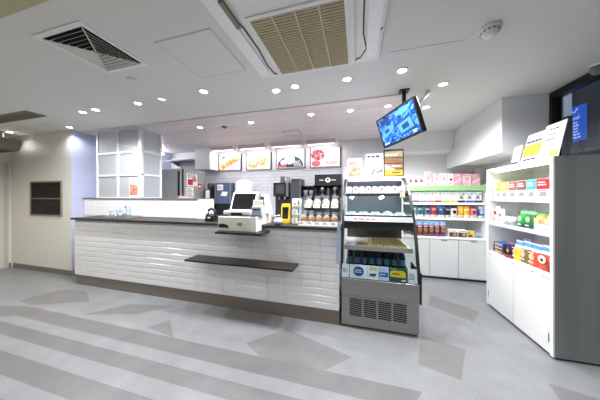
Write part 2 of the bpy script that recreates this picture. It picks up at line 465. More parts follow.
# half wall behind the counter
b = B(); b.box(-4.74, 2.645, 0, -2.3, 2.74, 1.315); b.m(2).box(-4.74, 2.625, 1.315, -2.29, 2.75, 1.33)
b.m(1); tiles(b, -4.74, -2.3, 1.032, 1.315, 2.644, .6, .07, .006, True, .004, .0007)
b.m(0).box(-2.42, 2.74, 0, -2.3, 3.0, 1.315); b.m(2).box(-2.43, 2.75, 1.315, -2.29, 3.01, 1.33)
b.m(1).box(-2.2995, 2.65, 1.03, -2.294, 3.0, 1.314)
struct('wall_half', b, [M['grout'], M['tile'], M['mgrey']], 'low white tiled wall behind the counter')
# glazed screen on the half wall
t = thing('glazed_screen', 'white framed glass partition with grid panes above the low tiled wall', 'screen', (-3.9, 2.69, 1.331))
fx = [-4.42, -3.93, -3.44]; zz = [1.332, 1.72, 2.10, 2.487]
b = B()
for x in (fx[0], fx[1], fx[2]): b.box(x-.018 if x != fx[2] else x-.03, 2.65, 1.331, x+.018 if x != fx[2] else x+.03, 2.69, 2.487)
for z in zz: b.box(fx[0]-.018, 2.652, max(z-.016, 1.331), fx[2]+.03, 2.688, min(z+.016, 2.487))
obj('front_frame', b, M['white'], t)
b = B()
for z in zz: b.box(-3.447, 2.69, max(z-.014, 1.331), -3.413, 3.02, min(z+.014, 2.487))
b.box(-3.45, 3.0, 1.331, -3.41, 3.03, 2.487)
obj('side_frame', b, M['white'], t)
for i in (0, 1):
    for j in range(3):
        obj('pane', B().box(fx[i]+.018, 2.667, zz[j]+.016, fx[i+1]-.03 if i else fx[i+1]-.018, 2.672, zz[j+1]-.016), M['frost'], t)
for j in range(3): obj('pane', B().box(-3.432, 2.691, zz[j]+.014, -3.428, 2.999, zz[j+1]-.014), M['frost'], t)

def deco(items, y0=0.0):
    """flat printing on a face at y0 looking -Y; returns builder + material list"""
    b = B(); mats = []
    for k, it in enumerate(items):
        mt = it[-1]
        if mt not in mats: mats.append(mt)
        b.m(mats.index(mt)); y = y0 - .0004 - .0005*k
        if it[0] == 'r': b.box(it[1], y0, it[2], it[3], y - .0004, it[4])
        elif it[0] == 'c': b.disc(it[1], y0, it[2], it[3], it[4], th=y0 - y + .0004)
        elif it[0] == 'l': b.lines(it[1], it[2], it[3], it[4], it[5], y0, k+3, y0 - y + .0004)
        elif it[0] == 't': b.text(it[1], it[2], y, it[3], it[4])
        elif it[0] == 'p': b.prism(it[1], y0, y - .0004, 'y')
    return b, mats

def flat_sign(name, label, cat, loc, w, h, items, rz=0, lean=0, th=.004, body=None, group=None, foot=False):
    t = thing(name, label, cat, loc, rz, group, local=True)
    t.rotation_euler = (lean, 0, rz)
    obj('board', B().box(-w/2, 0, 0, w/2, th, h), body or M['paper'], t)
    bb, mm = deco(items, -.0002); obj('print', bb, mm, t)
    if foot: obj('foot', B().prism([(0.004, 0), (.07, 0), (.004, h*.6)], -w*.15, w*.15, 'x'), M['acrylic'], t)
    return t
photo_pink = ramp_mat('photo_pink', [(.3, '#B8452F'), (.5, '#DB7A62'), (.7, '#EBB7A6')], 14)
photo_food = ramp_mat('photo_food', [(.25, '#8E4A2A'), (.45, '#D98A4A'), (.6, '#F0C79A'), (.75, '#F8EDE0')], 12, distort=1)
photo_grey = ramp_mat('photo_grey', [(.3, '#2C2E33'), (.5, '#9B9DA2'), (.7, '#F2F2F4')], 16, distort=1)
flat_sign('poster', 'small white and pink notice stuck on the lower glazed screen pane', 'poster', (-3.585, 2.662, 1.36), .2, .31,
          [('r', -.085, .02, .085, .2, photo_pink), ('l', -.08, .21, .08, .3, 3, M['rose'])], th=.003)

# ------------------------------------------------------------------ ceiling fixtures
t = thing('ceiling_air_conditioner', 'large white ceiling cassette air conditioner with beige slatted intake grille', 'air conditioner', (-.35, 1.3, 2.5))
obj('body_panel', B().box(-.88, .78, 2.478, .17, 1.86, 2.4995), M['white'], t, .006)
obj('raised_cover', B().box(-.70, .82, 2.455, -.02, 1.83, 2.4775), M['white'], t, .008)
obj('grille_frame', B().box(-.675, 1.17, 2.447, -.055, 1.195, 2.4545).box(-.675, 1.785, 2.447, -.055, 1.81, 2.4545).box(-.675, 1.195, 2.447, -.655, 1.785, 2.4545).box(-.075, 1.195, 2.447, -.055, 1.785, 2.4545), M['white'], t)
b = B(); b.box(-.654, 1.196, 2.4535, -.076, 1.784, 2.4545); b.m(1)
for k in range(27):
    y = 1.2 + k*.0217; b.prism([(y, 2.4535), (y+.013, 2.4535), (y+.009, 2.448), (y+.005, 2.448)], -.654, -.076, 'x')
for x in (-.51, -.365, -.22): b.box(x-.004, 1.196, 2.446, x+.004, 1.784, 2.4535)
obj('intake_grille', b, [mat('#7A6C52', .8), mat('#CFC2A2', .6)], t)
def flap(x0, x1, s):
    b = B(); n = 10
    poly = []
    y0, y1 = .86, 1.79
    for k in range(n+1): a = PI*k/n; poly.append(((x0+x1)/2 + (x1-x0)/2*math.cos(a), y1 - .07 + .07*math.sin(a)))
    for k in range(n+1): a = PI + PI*k/n; poly.append(((x0+x1)/2 + (x1-x0)/2*math.cos(a), y0 + .07 + .07*math.sin(a)))
    return b.prism(poly, 2.462, 2.4775, 'z')
obj('louvre_flap', flap(-.86, -.765, 1), M['white2'], t, .004)
obj('louvre_flap', flap(.06, .145, 1), M['white2'], t, .004)
sm = mat('#57504A', .7)
obj('louvre_slot', B().tube([(-.735, .85, 2.475), (-.745, 1.03, 2.475), (-.755, 1.19, 2.475), (-.735, 1.26, 2.475), (-.73, 1.48, 2.475), (-.748, 1.68, 2.475), (-.735, 1.80, 2.475), (-.64, 1.845, 2.475)], .006), sm, t)
obj('louvre_slot', B().tube([(.038, .85, 2.475), (.035, 1.25, 2.475), (.035, 1.52, 2.475), (.062, 1.68, 2.475), (.092, 1.66, 2.475), (.155, 1.5, 2.475)], .0045).tube([(.062, 1.68, 2.475), (.02, 1.78, 2.475), (-.12, 1.842, 2.475)], .004), sm, t)
obj('service_cap', B().box(-.77, 1.04, 2.452, -.74, 1.24, 2.4775), M['taupe'], t, .003)

t = thing('ceiling_diffuser', 'square white ceiling air diffuser with dark open slats', 'vent', (-1.99, 1.19, 2.5))
b = B(); x0, x1, y0, y1 = -2.23, -1.75, .95, 1.43
b.box(x0, y0, 2.494, x1, y0+.035, 2.4995).box(x0, y1-.035, 2.494, x1, y1, 2.4995).box(x0, y0+.035, 2.494, x0+.035, y1-.035, 2.4995).box(x1-.035, y0+.035, 2.494, x1, y1-.035, 2.4995)
obj('frame', b, M['white'], t)
obj('throat', B().box(x0+.036, y0+.036, 2.498, x1-.036, y1-.036, 2.4995), mat('#0B0B0C', .9), t)
b = B(); cx, cy = -1.99, 1.19
for k in range(1, 7):
    h = .205 - k*.031
    for dx, dy in ((1, 0), (-1, 0), (0, 1), (0, -1)):
        zt, zb = 2.4975, 2.485
        ho = h + .012
        if dx: P = [(cx+dx*h, cy-h, zt), (cx+dx*h, cy+h, zt), (cx+dx*ho, cy+ho, zb), (cx+dx*ho, cy-ho, zb)]
        else: P = [(cx-h, cy+dy*h, zt), (cx+h, cy+dy*h, zt), (cx+ho, cy+dy*ho, zb), (cx-ho, cy+dy*ho, zb)]
        b.face(P)
for sx, sy in ((1, 1), (-1, 1), (1, -1), (-1, -1)): b.tube([(cx, cy, 2.487), (cx+sx*.203, cy+sy*.203, 2.487)], .004, 6)
so = obj('slats', b, M['cream'], t)
md = so.modifiers.new('thick', 'SOLIDIFY'); md.thickness = .0012

t = thing('access_hatch', 'flush square ceiling access hatch with thin outline', 'hatch', (-1.22, 1.48, 2.5))
b = B(); x0, x1, y0, y1 = -1.46, -.97, 1.23, 1.72
for q in ((x0, y0, x1, y0+.007), (x0, y1-.007, x1, y1), (x0, y0, x0+.007, y1), (x1-.007, y0, x1, y1)): b.box(q[0], q[1], 2.4965, q[2], q[3], 2.4995)
for v in b.bm.verts: v.co.z += .0004
obj('edge_trim', b, mat('#CDCDC8', .8), t)
obj('panel', B().box(x0+.009, y0+.009, 2.497, x1-.009, y1-.009, 2.4999), mat('#DFDFDA', .9, 0, .015, 4), t)

def return_grille(name, label, x0, x1, y0, y1):
    t = thing(name, label, 'vent', ((x0+x1)/2, (y0+y1)/2, 2.5))
    obj('frame', B().box(x0, y0, 2.49, x1, y0+.02, 2.4995).box(x0, y1-.02, 2.49, x1, y1, 2.4995).box(x0, y0+.02, 2.49, x0+.02, y1-.02, 2.4995).box(x1-.02, y0+.02, 2.49, x1, y1-.02, 2.4995), M['taupe'], t)
    b = B(); b.box(x0+.021, y0+.021, 2.498, x1-.021, y1-.021, 2.4995)
    y = y0+.026
    while y < y1-.035: b.box(x0+.021, y, 2.491, x1-.021, y+.008, 2.498); y += .014
    obj('slats', b, mat('#857D6D', .7), t)
return_grille('return_air_grille', 'long taupe return air grille in the far left of the ceiling', -5.5, -4.25, 1.755, 1.95)
t = thing('ceiling_slot', 'faint flush rectangular hatch in the wood plank ceiling', 'hatch', (-1.13, 3.6, 2.487))
b = B()
for q in ((-1.28, 3.47, -.98, 3.478), (-1.28, 3.742, -.98, 3.75), (-1.28, 3.478, -1.272, 3.742), (-.988, 3.478, -.98, 3.742)): b.box(q[0], q[1], 2.484, q[2], q[3], 2.4878)
obj('edge_trim', b, mat('#7F7779', .6), t)
t = thing('sprinkler_head', 'tiny grey sprinkler head in the wood plank ceiling', 'sprinkler', (-2.09, 2.99, 2.4879), local=True)
obj('rose', B().lathe([(0, 0), (.045, 0), (.04, -.012), (0, -.012)]), M['mgrey'], t)
obj('nozzle', B().cyl(0, 0, -.035, -.012, .012), M['steel'], t)
t = thing('ceiling_sensor', 'small white dome sensor on the ceiling beyond the square diffuser', 'sensor', (-2.13, 1.56, 2.4995), local=True)
obj('dome', B().lathe([(.04, 0), (.038, -.01), (.02, -.022), (0, -.026)]), M['white'], t)
t = thing('smoke_detector', 'round white smoke detector on the bare right ceiling', 'smoke detector', (.866, 1.733, 2.4995), local=True)
obj('base', B().lathe([(.062, 0), (.062, -.016), (.05, -.02), (0, -.02)]), M['white'], t)
obj('head', B().lathe([(.048, -.0202), (.05, -.034), (.036, -.046), (.03, -.058), (0, -.06)]), M['white'], t)
b = B()
for k in range(12):
    a = 2*PI*k/12; b.box(.05*math.cos(a)-.004, .05*math.sin(a)-.004, -.034, .05*math.cos(a)+.004, .05*math.sin(a)+.004, -.024)
obj('smoke_slots', b, M['mgrey'], t)
t = thing('security_camera', 'white dome security camera at the top of the shop window', 'camera', (2.0, 2.45, 2.4995), local=True)
obj('mount', B().lathe([(.05, 0), (.05, -.02), (0, -.02)]), M['white'], t)
obj('dome', B().lathe([(.045, -.0205), (.045, -.05), (.03, -.08), (0, -.09)]), M['mgrey'], t)

# downlights: (x, y, label, lit, kitchen)
DL = [(-5.94, 2.26, 'round downlight in front of the far left alcove corner, furthest left of all', 1),
      (-4.58, 2.36, 'round downlight close to the lilac pillar top', 1),
      (-3.59, 1.99, 'left one of the close pair of downlights near the glazed screen', 1),
      (-3.33, 1.98, 'right one of the close pair of downlights near the glazed screen', 1),
      (-2.60, 1.98, 'round downlight beyond the square diffuser, lone between the pair and the dim fitting', 1),
      (-2.22, 1.97, 'dim round downlight left of the access hatch end', 0),
      (-1.62, 1.95, 'round downlight just beyond the access hatch', 1),
      (-.854, 2.14, 'left one of the close pair of downlights past the air conditioner corner', 1),
      (-.632, 2.11, 'right one of the close pair of downlights past the air conditioner corner', 1),
      (-.103, 2.11, 'round downlight centred beyond the air conditioner edge', 1),
      (.386, 2.10, 'round downlight left of the hanging television, in the white ceiling', 1),
      (.834, 2.465, 'round downlight right of the white tube spotlight, nearer the room', 1),
      (.838, 3.04, 'round downlight right of the hanging television, closer to the back shelves', 1),
      (-2.486, 2.905, 'leftmost downlight in the wood plank ceiling', 1),
      (-1.572, 2.918, 'second downlight from the left in the wood plank ceiling', 1),
      (-.624, 2.856, 'third downlight from the left in the wood plank ceiling', 1),
      (-.10, 2.861, 'fourth downlight from the left in the wood plank ceiling', 1),
      (.362, 2.846, 'rightmost downlight in the wood plank ceiling, beside the television', 1)]
ADDED_DL = [(-2.6, .3), (-.9, .1), (.9, .4), (-4.6, .9), (-4.2, -.8), (-2.2, -1.2), (-.2, -1.2), (1.2, -1.0), (1.5, .6), (-5.4, .6), (.37, 3.55)]  # unseen downlights added as fill for the room
protos = {}
def spot(parent, x, y, z, e, col, ang=158):
    l = bpy.data.lights.new('downlight_beam', 'SPOT'); l.energy = e; l.color = col
    l.spot_size = math.radians(ang); l.spot_blend = .55; l.shadow_soft_size = .035
    o = bpy.data.objects.new('downlight_beam', l); COL.objects.link(o)
    o.parent = parent; o.location = (0, 0, -.022)
lens_dim = mat('#F4F2EE', .4, 0, .02, 10, 0, .7)
def downlight(x, y, label, lit, z, e, col, group=None):
    t = thing('downlight', label, 'downlight', (x, y, z), local=True, group=group)
    ring = 'ring'; 
    if 'ring' not in protos:
        protos['ring'] = obj('trim_ring', B().lathe([(.036, -.0005), (.05, -.0005), (.05, -.006), (.041, -.008), (.036, -.004)], n=24), M['white2'], t)
        protos['lens'] = obj('lamp_lens', B().lathe([(0, -.0006), (.0355, -.0006), (.0355, -.004), (0, -.004)], n=24), M['lens'], t)
    else:
        c = protos['ring'].copy(); COL.objects.link(c); c.parent = t
        if lit:
            c = protos['lens'].copy(); COL.objects.link(c); c.parent = t
        else: obj('lamp_lens', B().lathe([(0, -.0006), (.0355, -.0006), (.0355, -.004), (0, -.004)], n=24), lens_dim, t)
    if lit: spot(t, x, y, z, e, col)
WARM, COOL = (1, .965, .91), (.93, .945, 1)
for x, y, lab, lit in DL:
    near_wall = x < -4
    wood = lab.endswith('wood plank ceiling') or 'wood plank ceiling,' in lab
    downlight(x, y, lab, lit, 2.4878 if wood else 2.4995, (E_K if wood else E_F) * ((.06 if x < -5 else .3) if near_wall else .3 if (y > 2.8 and -.2 < x < .4) else (1.15 if y > 2.4 and x > .5 else 1)), COOL)
for k, (x, y) in enumerate(ADDED_DL):
    if y > 3:
        downlight(x, y, 'round downlight in the wood ceiling behind the television', 1, 2.4878, E_K*1.2, COOL)  # added out of sight to brighten the panelled wall
        continue
    downlight(x, y, 'round downlight over the customer floor in front of the counter', 1, 2.4998, E_B * (2.6 if x < -4 else 3 if x > 1.4 else 1), (1, .93, .80) if x < -3 else (1, .985, .96), 'downlights over the customer floor')

t = thing('linear_lamp', 'white strip lamp high on the kitchen side wall behind the glazed screen', 'lamp', (-4.66, 3.75, 2.42), local=True)
obj('housing', B().box(-.0895, -.45, -.03, -.02, .45, .05), M['white'], t)
obj('lamp_tube', B().tube([(0, -.43, 0), (0, .43, 0)], .018), emit_mat('kitchen_tube', '#F6FAFF', E_L), t)
# television on a ceiling pole
t = thing('television', 'small flat television showing blue pictures, hung tilted from the ceiling', 'television', (.40, 2.447, 2.108), local=True)
t.rotation_mode = 'ZXY' if False else 'XYZ'
Rm = (Matrix.Rotation(-1.033, 4, 'Z') @ Matrix.Rotation(.298, 4, 'X') @ Matrix.Rotation(-.062, 4, 'Y'))
t.rotation_euler = Rm.to_euler('XYZ')
W, H = .577, .343
obj('casing', B().box(-W/2, .004, -H/2, W/2, .045, H/2), M['black'], t, .006)
obj('bezel', B().box(-W/2, -.004, -H/2, W/2, .0035, -H/2+.022).box(-W/2, -.004, H/2-.018, W/2, .0035, H/2).box(-W/2, -.004, -H/2+.022, -W/2+.018, .0035, H/2-.018).box(W/2-.018, -.004, -H/2+.022, W/2, .0035, H/2-.018), M['black'], t)
tv = ramp_mat('screen_picture', [(.32, '#071433'), (.44, '#123E86'), (.53, '#2C66B8'), (.6, '#5E93DC'), (.66, '#1B4080'), (.75, '#0A1B40')], 9, (1, 1, 1.4), 6, .2, .75, distort=2.2)
b = B(); b.box(-W/2+.018, -.001, -H/2+.022, W/2-.018, .003, H/2-.018)
obj('screen', b, tv, t)
b = B()
b.m(1).prism([(-.02, .02), (.2, .05), (.23, -.1), (.02, -.12)], -.0011, -.0016).m(0).prism([(.0, .0), (.19, .025), (.21, -.08), (.03, -.1)], -.0017, -.0022).m(1).prism([(.06, -.02), (.15, -.005), (.16, -.06), (.07, -.07)], -.0023, -.0028)
b.m(0).prism([(-.24, .02), (-.1, .05), (-.09, -.03), (-.23, -.06)], -.0011, -.0016).m(1).prism([(-.2, .01), (-.13, .025), (-.12, -.01), (-.19, -.025)], -.0017, -.0022)
b.m(1).prism([(-.22, .13), (-.08, .14), (-.1, .08), (-.23, .07)], -.0011, -.0016).m(0).prism([(.0, .14), (.2, .14), (.18, .09), (.02, .09)], -.0011, -.0016)
b.m(2).lines(-.25, -.145, -.16, -.12, 1, -.0012, 5); b.m(2).lines(.18, -.145, .25, -.11, 2, -.0012, 8)
g_ = [mat('#3F7FCC', .4, 0, .5, 60, 0, .7), mat('#0E2A5E', .4, 0, .4, 60, 0, .7), mat('#B9D4F6', .4, 0, .1, 40, 0, .8)]
obj('screen_graphics', b, g_, t)
obj('rear_mount', B().box(-.08, .0452, -.08, .08, .07, .08), M['black'], t)
t = thing('television_pole', 'black ceiling pole carrying the hanging television', 'bracket', (.48, 2.515, 2.5))
obj('ceiling_plate', B().box(.43, 2.465, 2.488, .53, 2.565, 2.4995), M['black'], t)
obj('pole', B().box(.462, 2.497, 2.13, .498, 2.533, 2.4875), M['black'], t)
# white tube spotlight beside the television
t = thing('tube_spotlight', 'slim white tube spotlight on the ceiling right of the television', 'spotlight', (.72, 2.6, 2.5))
obj('arm', B().tube([(.72, 2.58, 2.499), (.715, 2.585, 2.47)], .012), M['white'], t)
obj('tube', B().tube([(.745, 2.57, 2.49), (.665, 2.61, 2.40)], .02, 14), M['white'], t)
obj('cable', B().tube([(.664, 2.61, 2.40), (.64, 2.615, 2.36), (.60, 2.60, 2.33), (.55, 2.56, 2.30)], .004), M['black'], t)

# ------------------------------------------------------------------ far left wall items
t = thing('wall_grille', 'black louvred wall panel in a thin frame on the cream left wall', 'grille', (-5.41, 2.48, 1.0))
obj('frame', B().box(-5.85, 2.46, 1.01, -5.825, 2.4795, 1.635).box(-5.005, 2.46, 1.01, -4.98, 2.4795, 1.635).box(-5.825, 2.46, 1.01, -5.005, 2.4795, 1.035).box(-5.825, 2.46, 1.61, -5.005, 2.4795, 1.635).box(-5.825, 2.462, 1.315, -5.005, 2.4795, 1.327), M['taupe'], t)
b = B(); b.box(-5.824, 2.474, 1.036, -5.006, 2.4795, 1.609)
for k in range(26):
    z = 1.04 + k*.022
    if abs(z-1.315) < .02: continue
    b.prism([(2.474, z), (2.474, z+.016), (2.465, z+.004)], -5.824, -5.006, 'x')
obj('slats', b, mat('#1A1715', .45), t)
t = thing('air_curtain', 'taupe boxed unit mounted high on the wall over the pale far left door', 'air curtain', (-6.2, 1.9, 2.17))
obj('housing', B().prism([(-6.459, 2.17), (-5.86, 2.17), (-5.78, 2.27), (-5.8, 2.36), (-6.459, 2.39)], 1.4, 2.34, 'y'), M['taupe'], t, .006)
b = B()
for k in range(6): b.box(-6.3 + k*.07, 1.45, 2.166, -6.265 + k*.07, 2.3, 2.1695)
obj('outlet_slots', b, M['dgrey'], t)
obj('hanger', B().cyl(-6.0, 2.2, 2.38, 2.4995, .02), M['taupe'], t)

# ------------------------------------------------------------------ kitchen behind the counter
t = thing('back_counter', 'white back counter under the menu boards carrying coffee machines', 'counter', (-1.4, 4.2, 0))
obj('cabinet', B().box(-3.37, 3.86, 0, -.305, 4.488, .87), M['white'], t)
obj('top', B().box(-3.372, 3.84, .871, -.303, 4.489, .9), M['steel'], t)
t = thing('refrigerator', 'tall stainless steel kitchen refrigerator behind the low tiled wall', 'refrigerator', (-3.7, 3.75, 0))
fr_ = ramp_mat('fridge_steel', [(0, '#9A9E9A'), (1, '#B4B8B4')], 6, (20, 20, 1), 3, .4, metal=.35)
obj('body', B().box(-4.02, 3.5, .06, -3.38, 4.1, 1.93), fr_, t, .01)
obj('door', B().box(-4.015, 3.46, .1, -3.40, 3.499, 1.92), fr_, t, .006)
obj('door_seal', B().box(-3.399, 3.465, .1, -3.385, 3.499, 1.92), M['black'], t)
obj('handle', B().box(-3.47, 3.43, 1.38, -3.44, 3.459, 1.87), M['black'], t, .004)
b = B()
for x in (-3.95, -3.45):
    for y in (3.56, 4.04): b.cyl(x, y, 0, .06, .02)
obj('feet', b, M['black'], t)
def side_notice(label, y, z, w, h, items): return flat_sign('notice', label, 'notice', (-3.3795, y, z), w, h, items, PI/2, th=.002)
side_notice('white notice with red pictures at the top of the refrigerator side', 3.72, 1.58, .3, .26, [('r', -.12, .02, .02, .14, M['red']), ('c', .06, .14, .06, .05, M['rose']), ('l', -.12, .17, .12, .25, 3, M['ink'])])
side_notice('red round-marked notice low on the refrigerator side', 3.94, 1.50, .14, .16, [('r', -.06, .01, .06, .15, M['red']), ('c', 0, .08, .035, .035, M['paper'])])
side_notice('pale notice under the red picture notice on the refrigerator side', 3.66, 1.32, .2, .24, [('l', -.08, .02, .08, .22, 6, M['mgrey'])])
t = thing('wall_cabinet', 'white wall cabinet above the refrigerator side, left of the menu boards', 'cabinet', (-3.5, 4.3, 1.99))
obj('body', B().box(-3.7, 4.17, 1.99, -3.28, 4.489, 2.486), M['white'], t)
obj('door', B().box(-3.695, 4.15, 1.995, -3.285, 4.169, 2.48), M['white'], t, .003)
t = thing('wall_shelf', 'dark wall shelf board left of the white wall cabinet', 'shelf', (-4.2, 4.35, 2.2))
obj('board', B().box(-4.55, 4.2, 2.24, -3.72, 4.489, 2.262), M['mgrey'], t)
for x in (-4.5, -3.8): obj('bracket', B().prism([(4.22, 2.2395), (4.489, 2.2395), (4.489, 2.14)], x-.008, x+.008, 'x'), M['mgrey'], t)

# menu boards
MB = [(-3.27, -2.66, 1.985, 2.375), (-2.527, -1.897, 1.98, 2.375), (-1.776, -1.106, 1.985, 2.385), (-.994, -.345, 1.98, 2.39)]
LBL = ['lit menu poster of an orange baguette sandwich, leftmost over the back counter', 'lit menu poster of pale orange pastries, second over the back counter',
       'lit menu poster with a dark navy arc and white cup picture', 'lit menu poster with a red bowl picture on white']
photo_sand = ramp_mat('photo_sandwich', [(.32, '#A85E24'), (.45, '#DB8E48'), (.55, '#F0C48E'), (.7, '#FBEBD6')], 6, (1, 1, 2), 4, .5, 0, rot=(0, .7, 0), distort=.6)
photo_past = ramp_mat('photo_pastry', [(.3, '#C66C30'), (.45, '#E59A5E'), (.56, '#F4C9A2'), (.7, '#FFF2E6')], 9, (1, 1, 1), 4, .5, 0, distort=.8)
photo_cup = ramp_mat('photo_cup', [(.3, '#FFFFFF'), (.5, '#E1DEE6'), (.62, '#8C90A6'), (.7, '#F4F2F6')], 12, (1, 1, 1), 4, .5, 0, distort=.6)
photo_bowl = ramp_mat('photo_bowl', [(.3, '#2A1216'), (.44, '#6E2028'), (.55, '#B04850'), (.7, '#E8B0A8')], 16, (1, 1, 1), 4, .5, 0, distort=1)
pw = mat('#EAE8E6', .5, 0, .01, 5); pnavy = mat('#27304C', .5, 0, .08, 8); psky = mat('#B9C6E6', .5, 0, .03, 6)
prose = mat('#C4606A', .5, 0, .15, 25); porg = mat('#E9A873', .5, 0, .1, 20)
def arc(cx, cz, rx, rz, n=16): return [(cx + rx*math.cos(PI*k/n), cz + rz*math.sin(PI*k/n)) for k in range(n+1)]
PR = [[('p', [(-.28, .02), (-.2, .02), (.28, .3), (.28, .46), (.2, .46), (-.28, .2)], photo_sand), ('c', -.17, .41, .05, .045, M['mgrey']), ('l', .05, .06, .26, .16, 4, porg)],
      [('c', .1, .34, .13, .12, photo_past), ('c', -.14, .17, .13, .13, photo_past), ('c', .08, .2, .1, .08, photo_past), ('l', .12, .05, .27, .15, 4, porg), ('l', -.27, .4, -.05, .47, 2, porg)],
      [('r', -.31, .02, .31, .49, psky), ('p', arc(0, .02, .31, .33), pnavy), ('c', -.02, .24, .13, .14, photo_cup), ('c', -.15, .16, .09, .08, photo_cup), ('r', -.31, .02, -.1, .1, prose), ('l', .08, .04, .28, .2, 5, pw)],
      [('c', -.16, .33, .155, .15, photo_bowl), ('c', -.2, .1, .1, .08, prose), ('l', .06, .25, .25, .32, 2, porg), ('l', .02, .06, .28, .16, 4, prose)]]
for k, (x0, x1, z0, z1) in enumerate(MB):
    cx = (x0+x1)/2; w = x1-x0; h = z1-z0
    t = thing('menu_board', LBL[k], 'menu board', (cx, 4.455, z0), local=True)
    obj('poster_panel', B().box(-w/2+.014, 0, .012, w/2-.014, .02, h-.012), pw, t)
    obj('hanging_rail', B().box(-w/2, -.006, 0, -w/2+.013, .034, h), M['black'], t)
    obj('hanging_rail', B().box(w/2-.013, -.006, 0, w/2, .034, h), M['black'], t)
    bb, mm = deco(PR[k], -.0002)
    for v in bb.bm.verts: v.co.z = .008 + v.co.z*(h-.016)/.5; v.co.x *= .97
    obj('print', bb, mm, t)
PL = ['leftmost long picture light above the menu posters', 'second long picture light from the left above the menu posters', 'third long picture light from the left above the menu posters', 'rightmost long picture light above the menu posters']
shade = mat('#D8C9C9', .4, .1)
for k, (x0, x1) in enumerate(((-3.27, -2.62), (-2.56, -1.86), (-1.79, -1.08), (-1.03, -.38))):
    t = thing('picture_light', PL[k], 'light', ((x0+x1)/2, 4.2, 2.487))
    obj('reflector', B().prism([(4.09, 2.40), (4.09, 2.475), (4.105, 2.475), (4.2, 2.42), (4.195, 2.405), (4.11, 2.415)], x0+.04, x1-.04, 'x'), shade, t)
    obj('lamp_tube', B().tube([(x0+.06, 4.15, 2.394), (x1-.06, 4.15, 2.394)], .007), emit_mat('lamp_tube_glow', '#FFF6F0', 2.5), t)
    for x in (x0+.025, x1-.025): obj('arm', B().tube([(x, 4.40, 2.41), (x, 4.25, 2.40), (x, 4.12, 2.455)], .016, 10).tube([(x, 4.2, 2.42), (x, 4.2, 2.487)], .01), M['white2'], t)
    l = bpy.data.lights.new('picture_beam', 'AREA'); l.shape = 'RECTANGLE'; l.size = x1-x0-.12; l.size_y = .03; l.energy = E_P; l.color = (1, .96, .97)
    o = bpy.data.objects.new('picture_beam', l); COL.objects.link(o); o.parent = t
    o.location = (0, -.03, 2.383-2.487); o.rotation_euler = (math.radians(30), 0, 0)

# ------------------------------------------------------------------ machines on the back counter (local fronts face -Y)
ZB = .9005
def mach(name, label, cat, x0, x1, y): return thing(name, label, cat, ((x0+x1)/2, y, ZB), local=True), x1-x0
t, w = mach('espresso_grinder', 'black grinder with a white front, next to the refrigerator notices', 'grinder', -3.35, -3.11, 4.0)
obj('body', B().box(-.095, .02, .03, .095, .26, .62), M['blackm'], t, .008)
obj('front_plate', B().box(-.05, 0, .42, .05, .0195, .6), M['white'], t, .006)
obj('hopper', B().lathe([(.06, .621), (.085, .68), (.085, .75), (.07, .76), (0, .76)], 0, .14), M['dgrey'], t)
obj('spout', B().prism([(-.03, .38), (.03, .38), (.05, .42), (-.05, .42)], -.06, .019), M['black'], t)
obj('drip_tray', B().box(-.1, -.06, 0, .1, .27, .029), M['black'], t)
t, w = mach('ice_dispenser', 'blue-grey boxy dispenser with white notes stuck on its front', 'dispenser', -3.04, -2.64, 4.0)
obj('body', B().box(-.2, .02, .3, .2, .36, .76), mat('#5A6480', .35, .3), t, .012)
obj('lower_cabinet', B().box(-.19, .05, .02, .19, .35, .2995), M['black'], t)
for x in (-.2, .175): obj('side_trim', B().box(x, 0, .3, x+.025, .0195, .76), M['steel'], t)
bb, mm = deco([('r', -.15, .60, .0, .72, M['paper']), ('p', [(-.06, .48), (.08, .47), (.12, .56), (-.02, .57)], M['paper']), ('l', -.14, .62, -.02, .70, 3, M['mgrey'])], .0198)
obj('paper_notes', bb, mm, t)
obj('tray', B().box(-.17, -.08, 0, .17, .04, .0195), M['steel'], t)
t, w = mach('rice_warmer', 'white rounded canister machine behind the register screen', 'canister', -2.64, -2.24, 4.22)
obj('body', B().lathe([(.15, 0), (.19, .03), (.2, .45), (.2, .70), (.18, .78), (.1, .81), (0, .815)], n=28), M['white2'], t)
obj('lid_handle', B().tube([(-.07, 0, .81), (-.05, 0, .84), (.05, 0, .84), (.07, 0, .81)], .012), M['white'], t)
obj('base', B().lathe([(.152, -.0002), (.155, .002), (.152, .004)], n=28), M['mgrey'], t)
t, w = mach('coffee_brewer', 'black brewer with a grey screen and a jug on top, behind the yellow stand', 'coffee machine', -1.67, -1.31, 4.02)
obj('body', B().box(-.17, .1, .03, .17, .36, .74), M['blackm'], t, .008)
obj('head', B().box(-.175, 0, .46, .175, .099, .74), M['black'], t, .008)
obj('display', B().box(-.12, -.004, .52, .06, -.0005, .7), M['dgrey'], t)
obj('steel_strip', B().box(.1, -.004, .46, .15, -.0005, .74), M['steel'], t)
obj('drip_tray', B().box(-.175, -.04, 0, .175, .36, .029), M['black'], t)
obj('spout', B().cyl(-.06, .05, .39, .4595, .02).cyl(.06, .05, .39, .4595, .02), M['steel'], t)
t = thing('steel_jug', 'small steel jug standing on the black brewer', 'jug', (-1.53, 4.2, ZB+.7405), local=True)
obj('body', B().lathe([(.055, 0), (.058, .005), (.045, .12), (.05, .15), (.047, .15), (.042, .118), (.05, .01), (0, .01)]), M['steel'], t)
obj('handle', B().tube([(.05, 0, .13), (.09, 0, .12), (.09, 0, .05), (.052, 0, .03)], .007), M['steel'], t)
t = thing('glass_jar', 'pale violet glass jar beside the steel jug on the brewer', 'jar', (-1.40, 4.2, ZB+.7405), local=True)
obj('body', B().lathe([(.035, 0), (.04, .02), (.04, .09), (.028, .11), (.03, .13), (0, .13)]), mat('#9DA0BE', .2), t)
obj('lid', B().cyl(0, 0, .1305, .15, .032), M['white'], t)
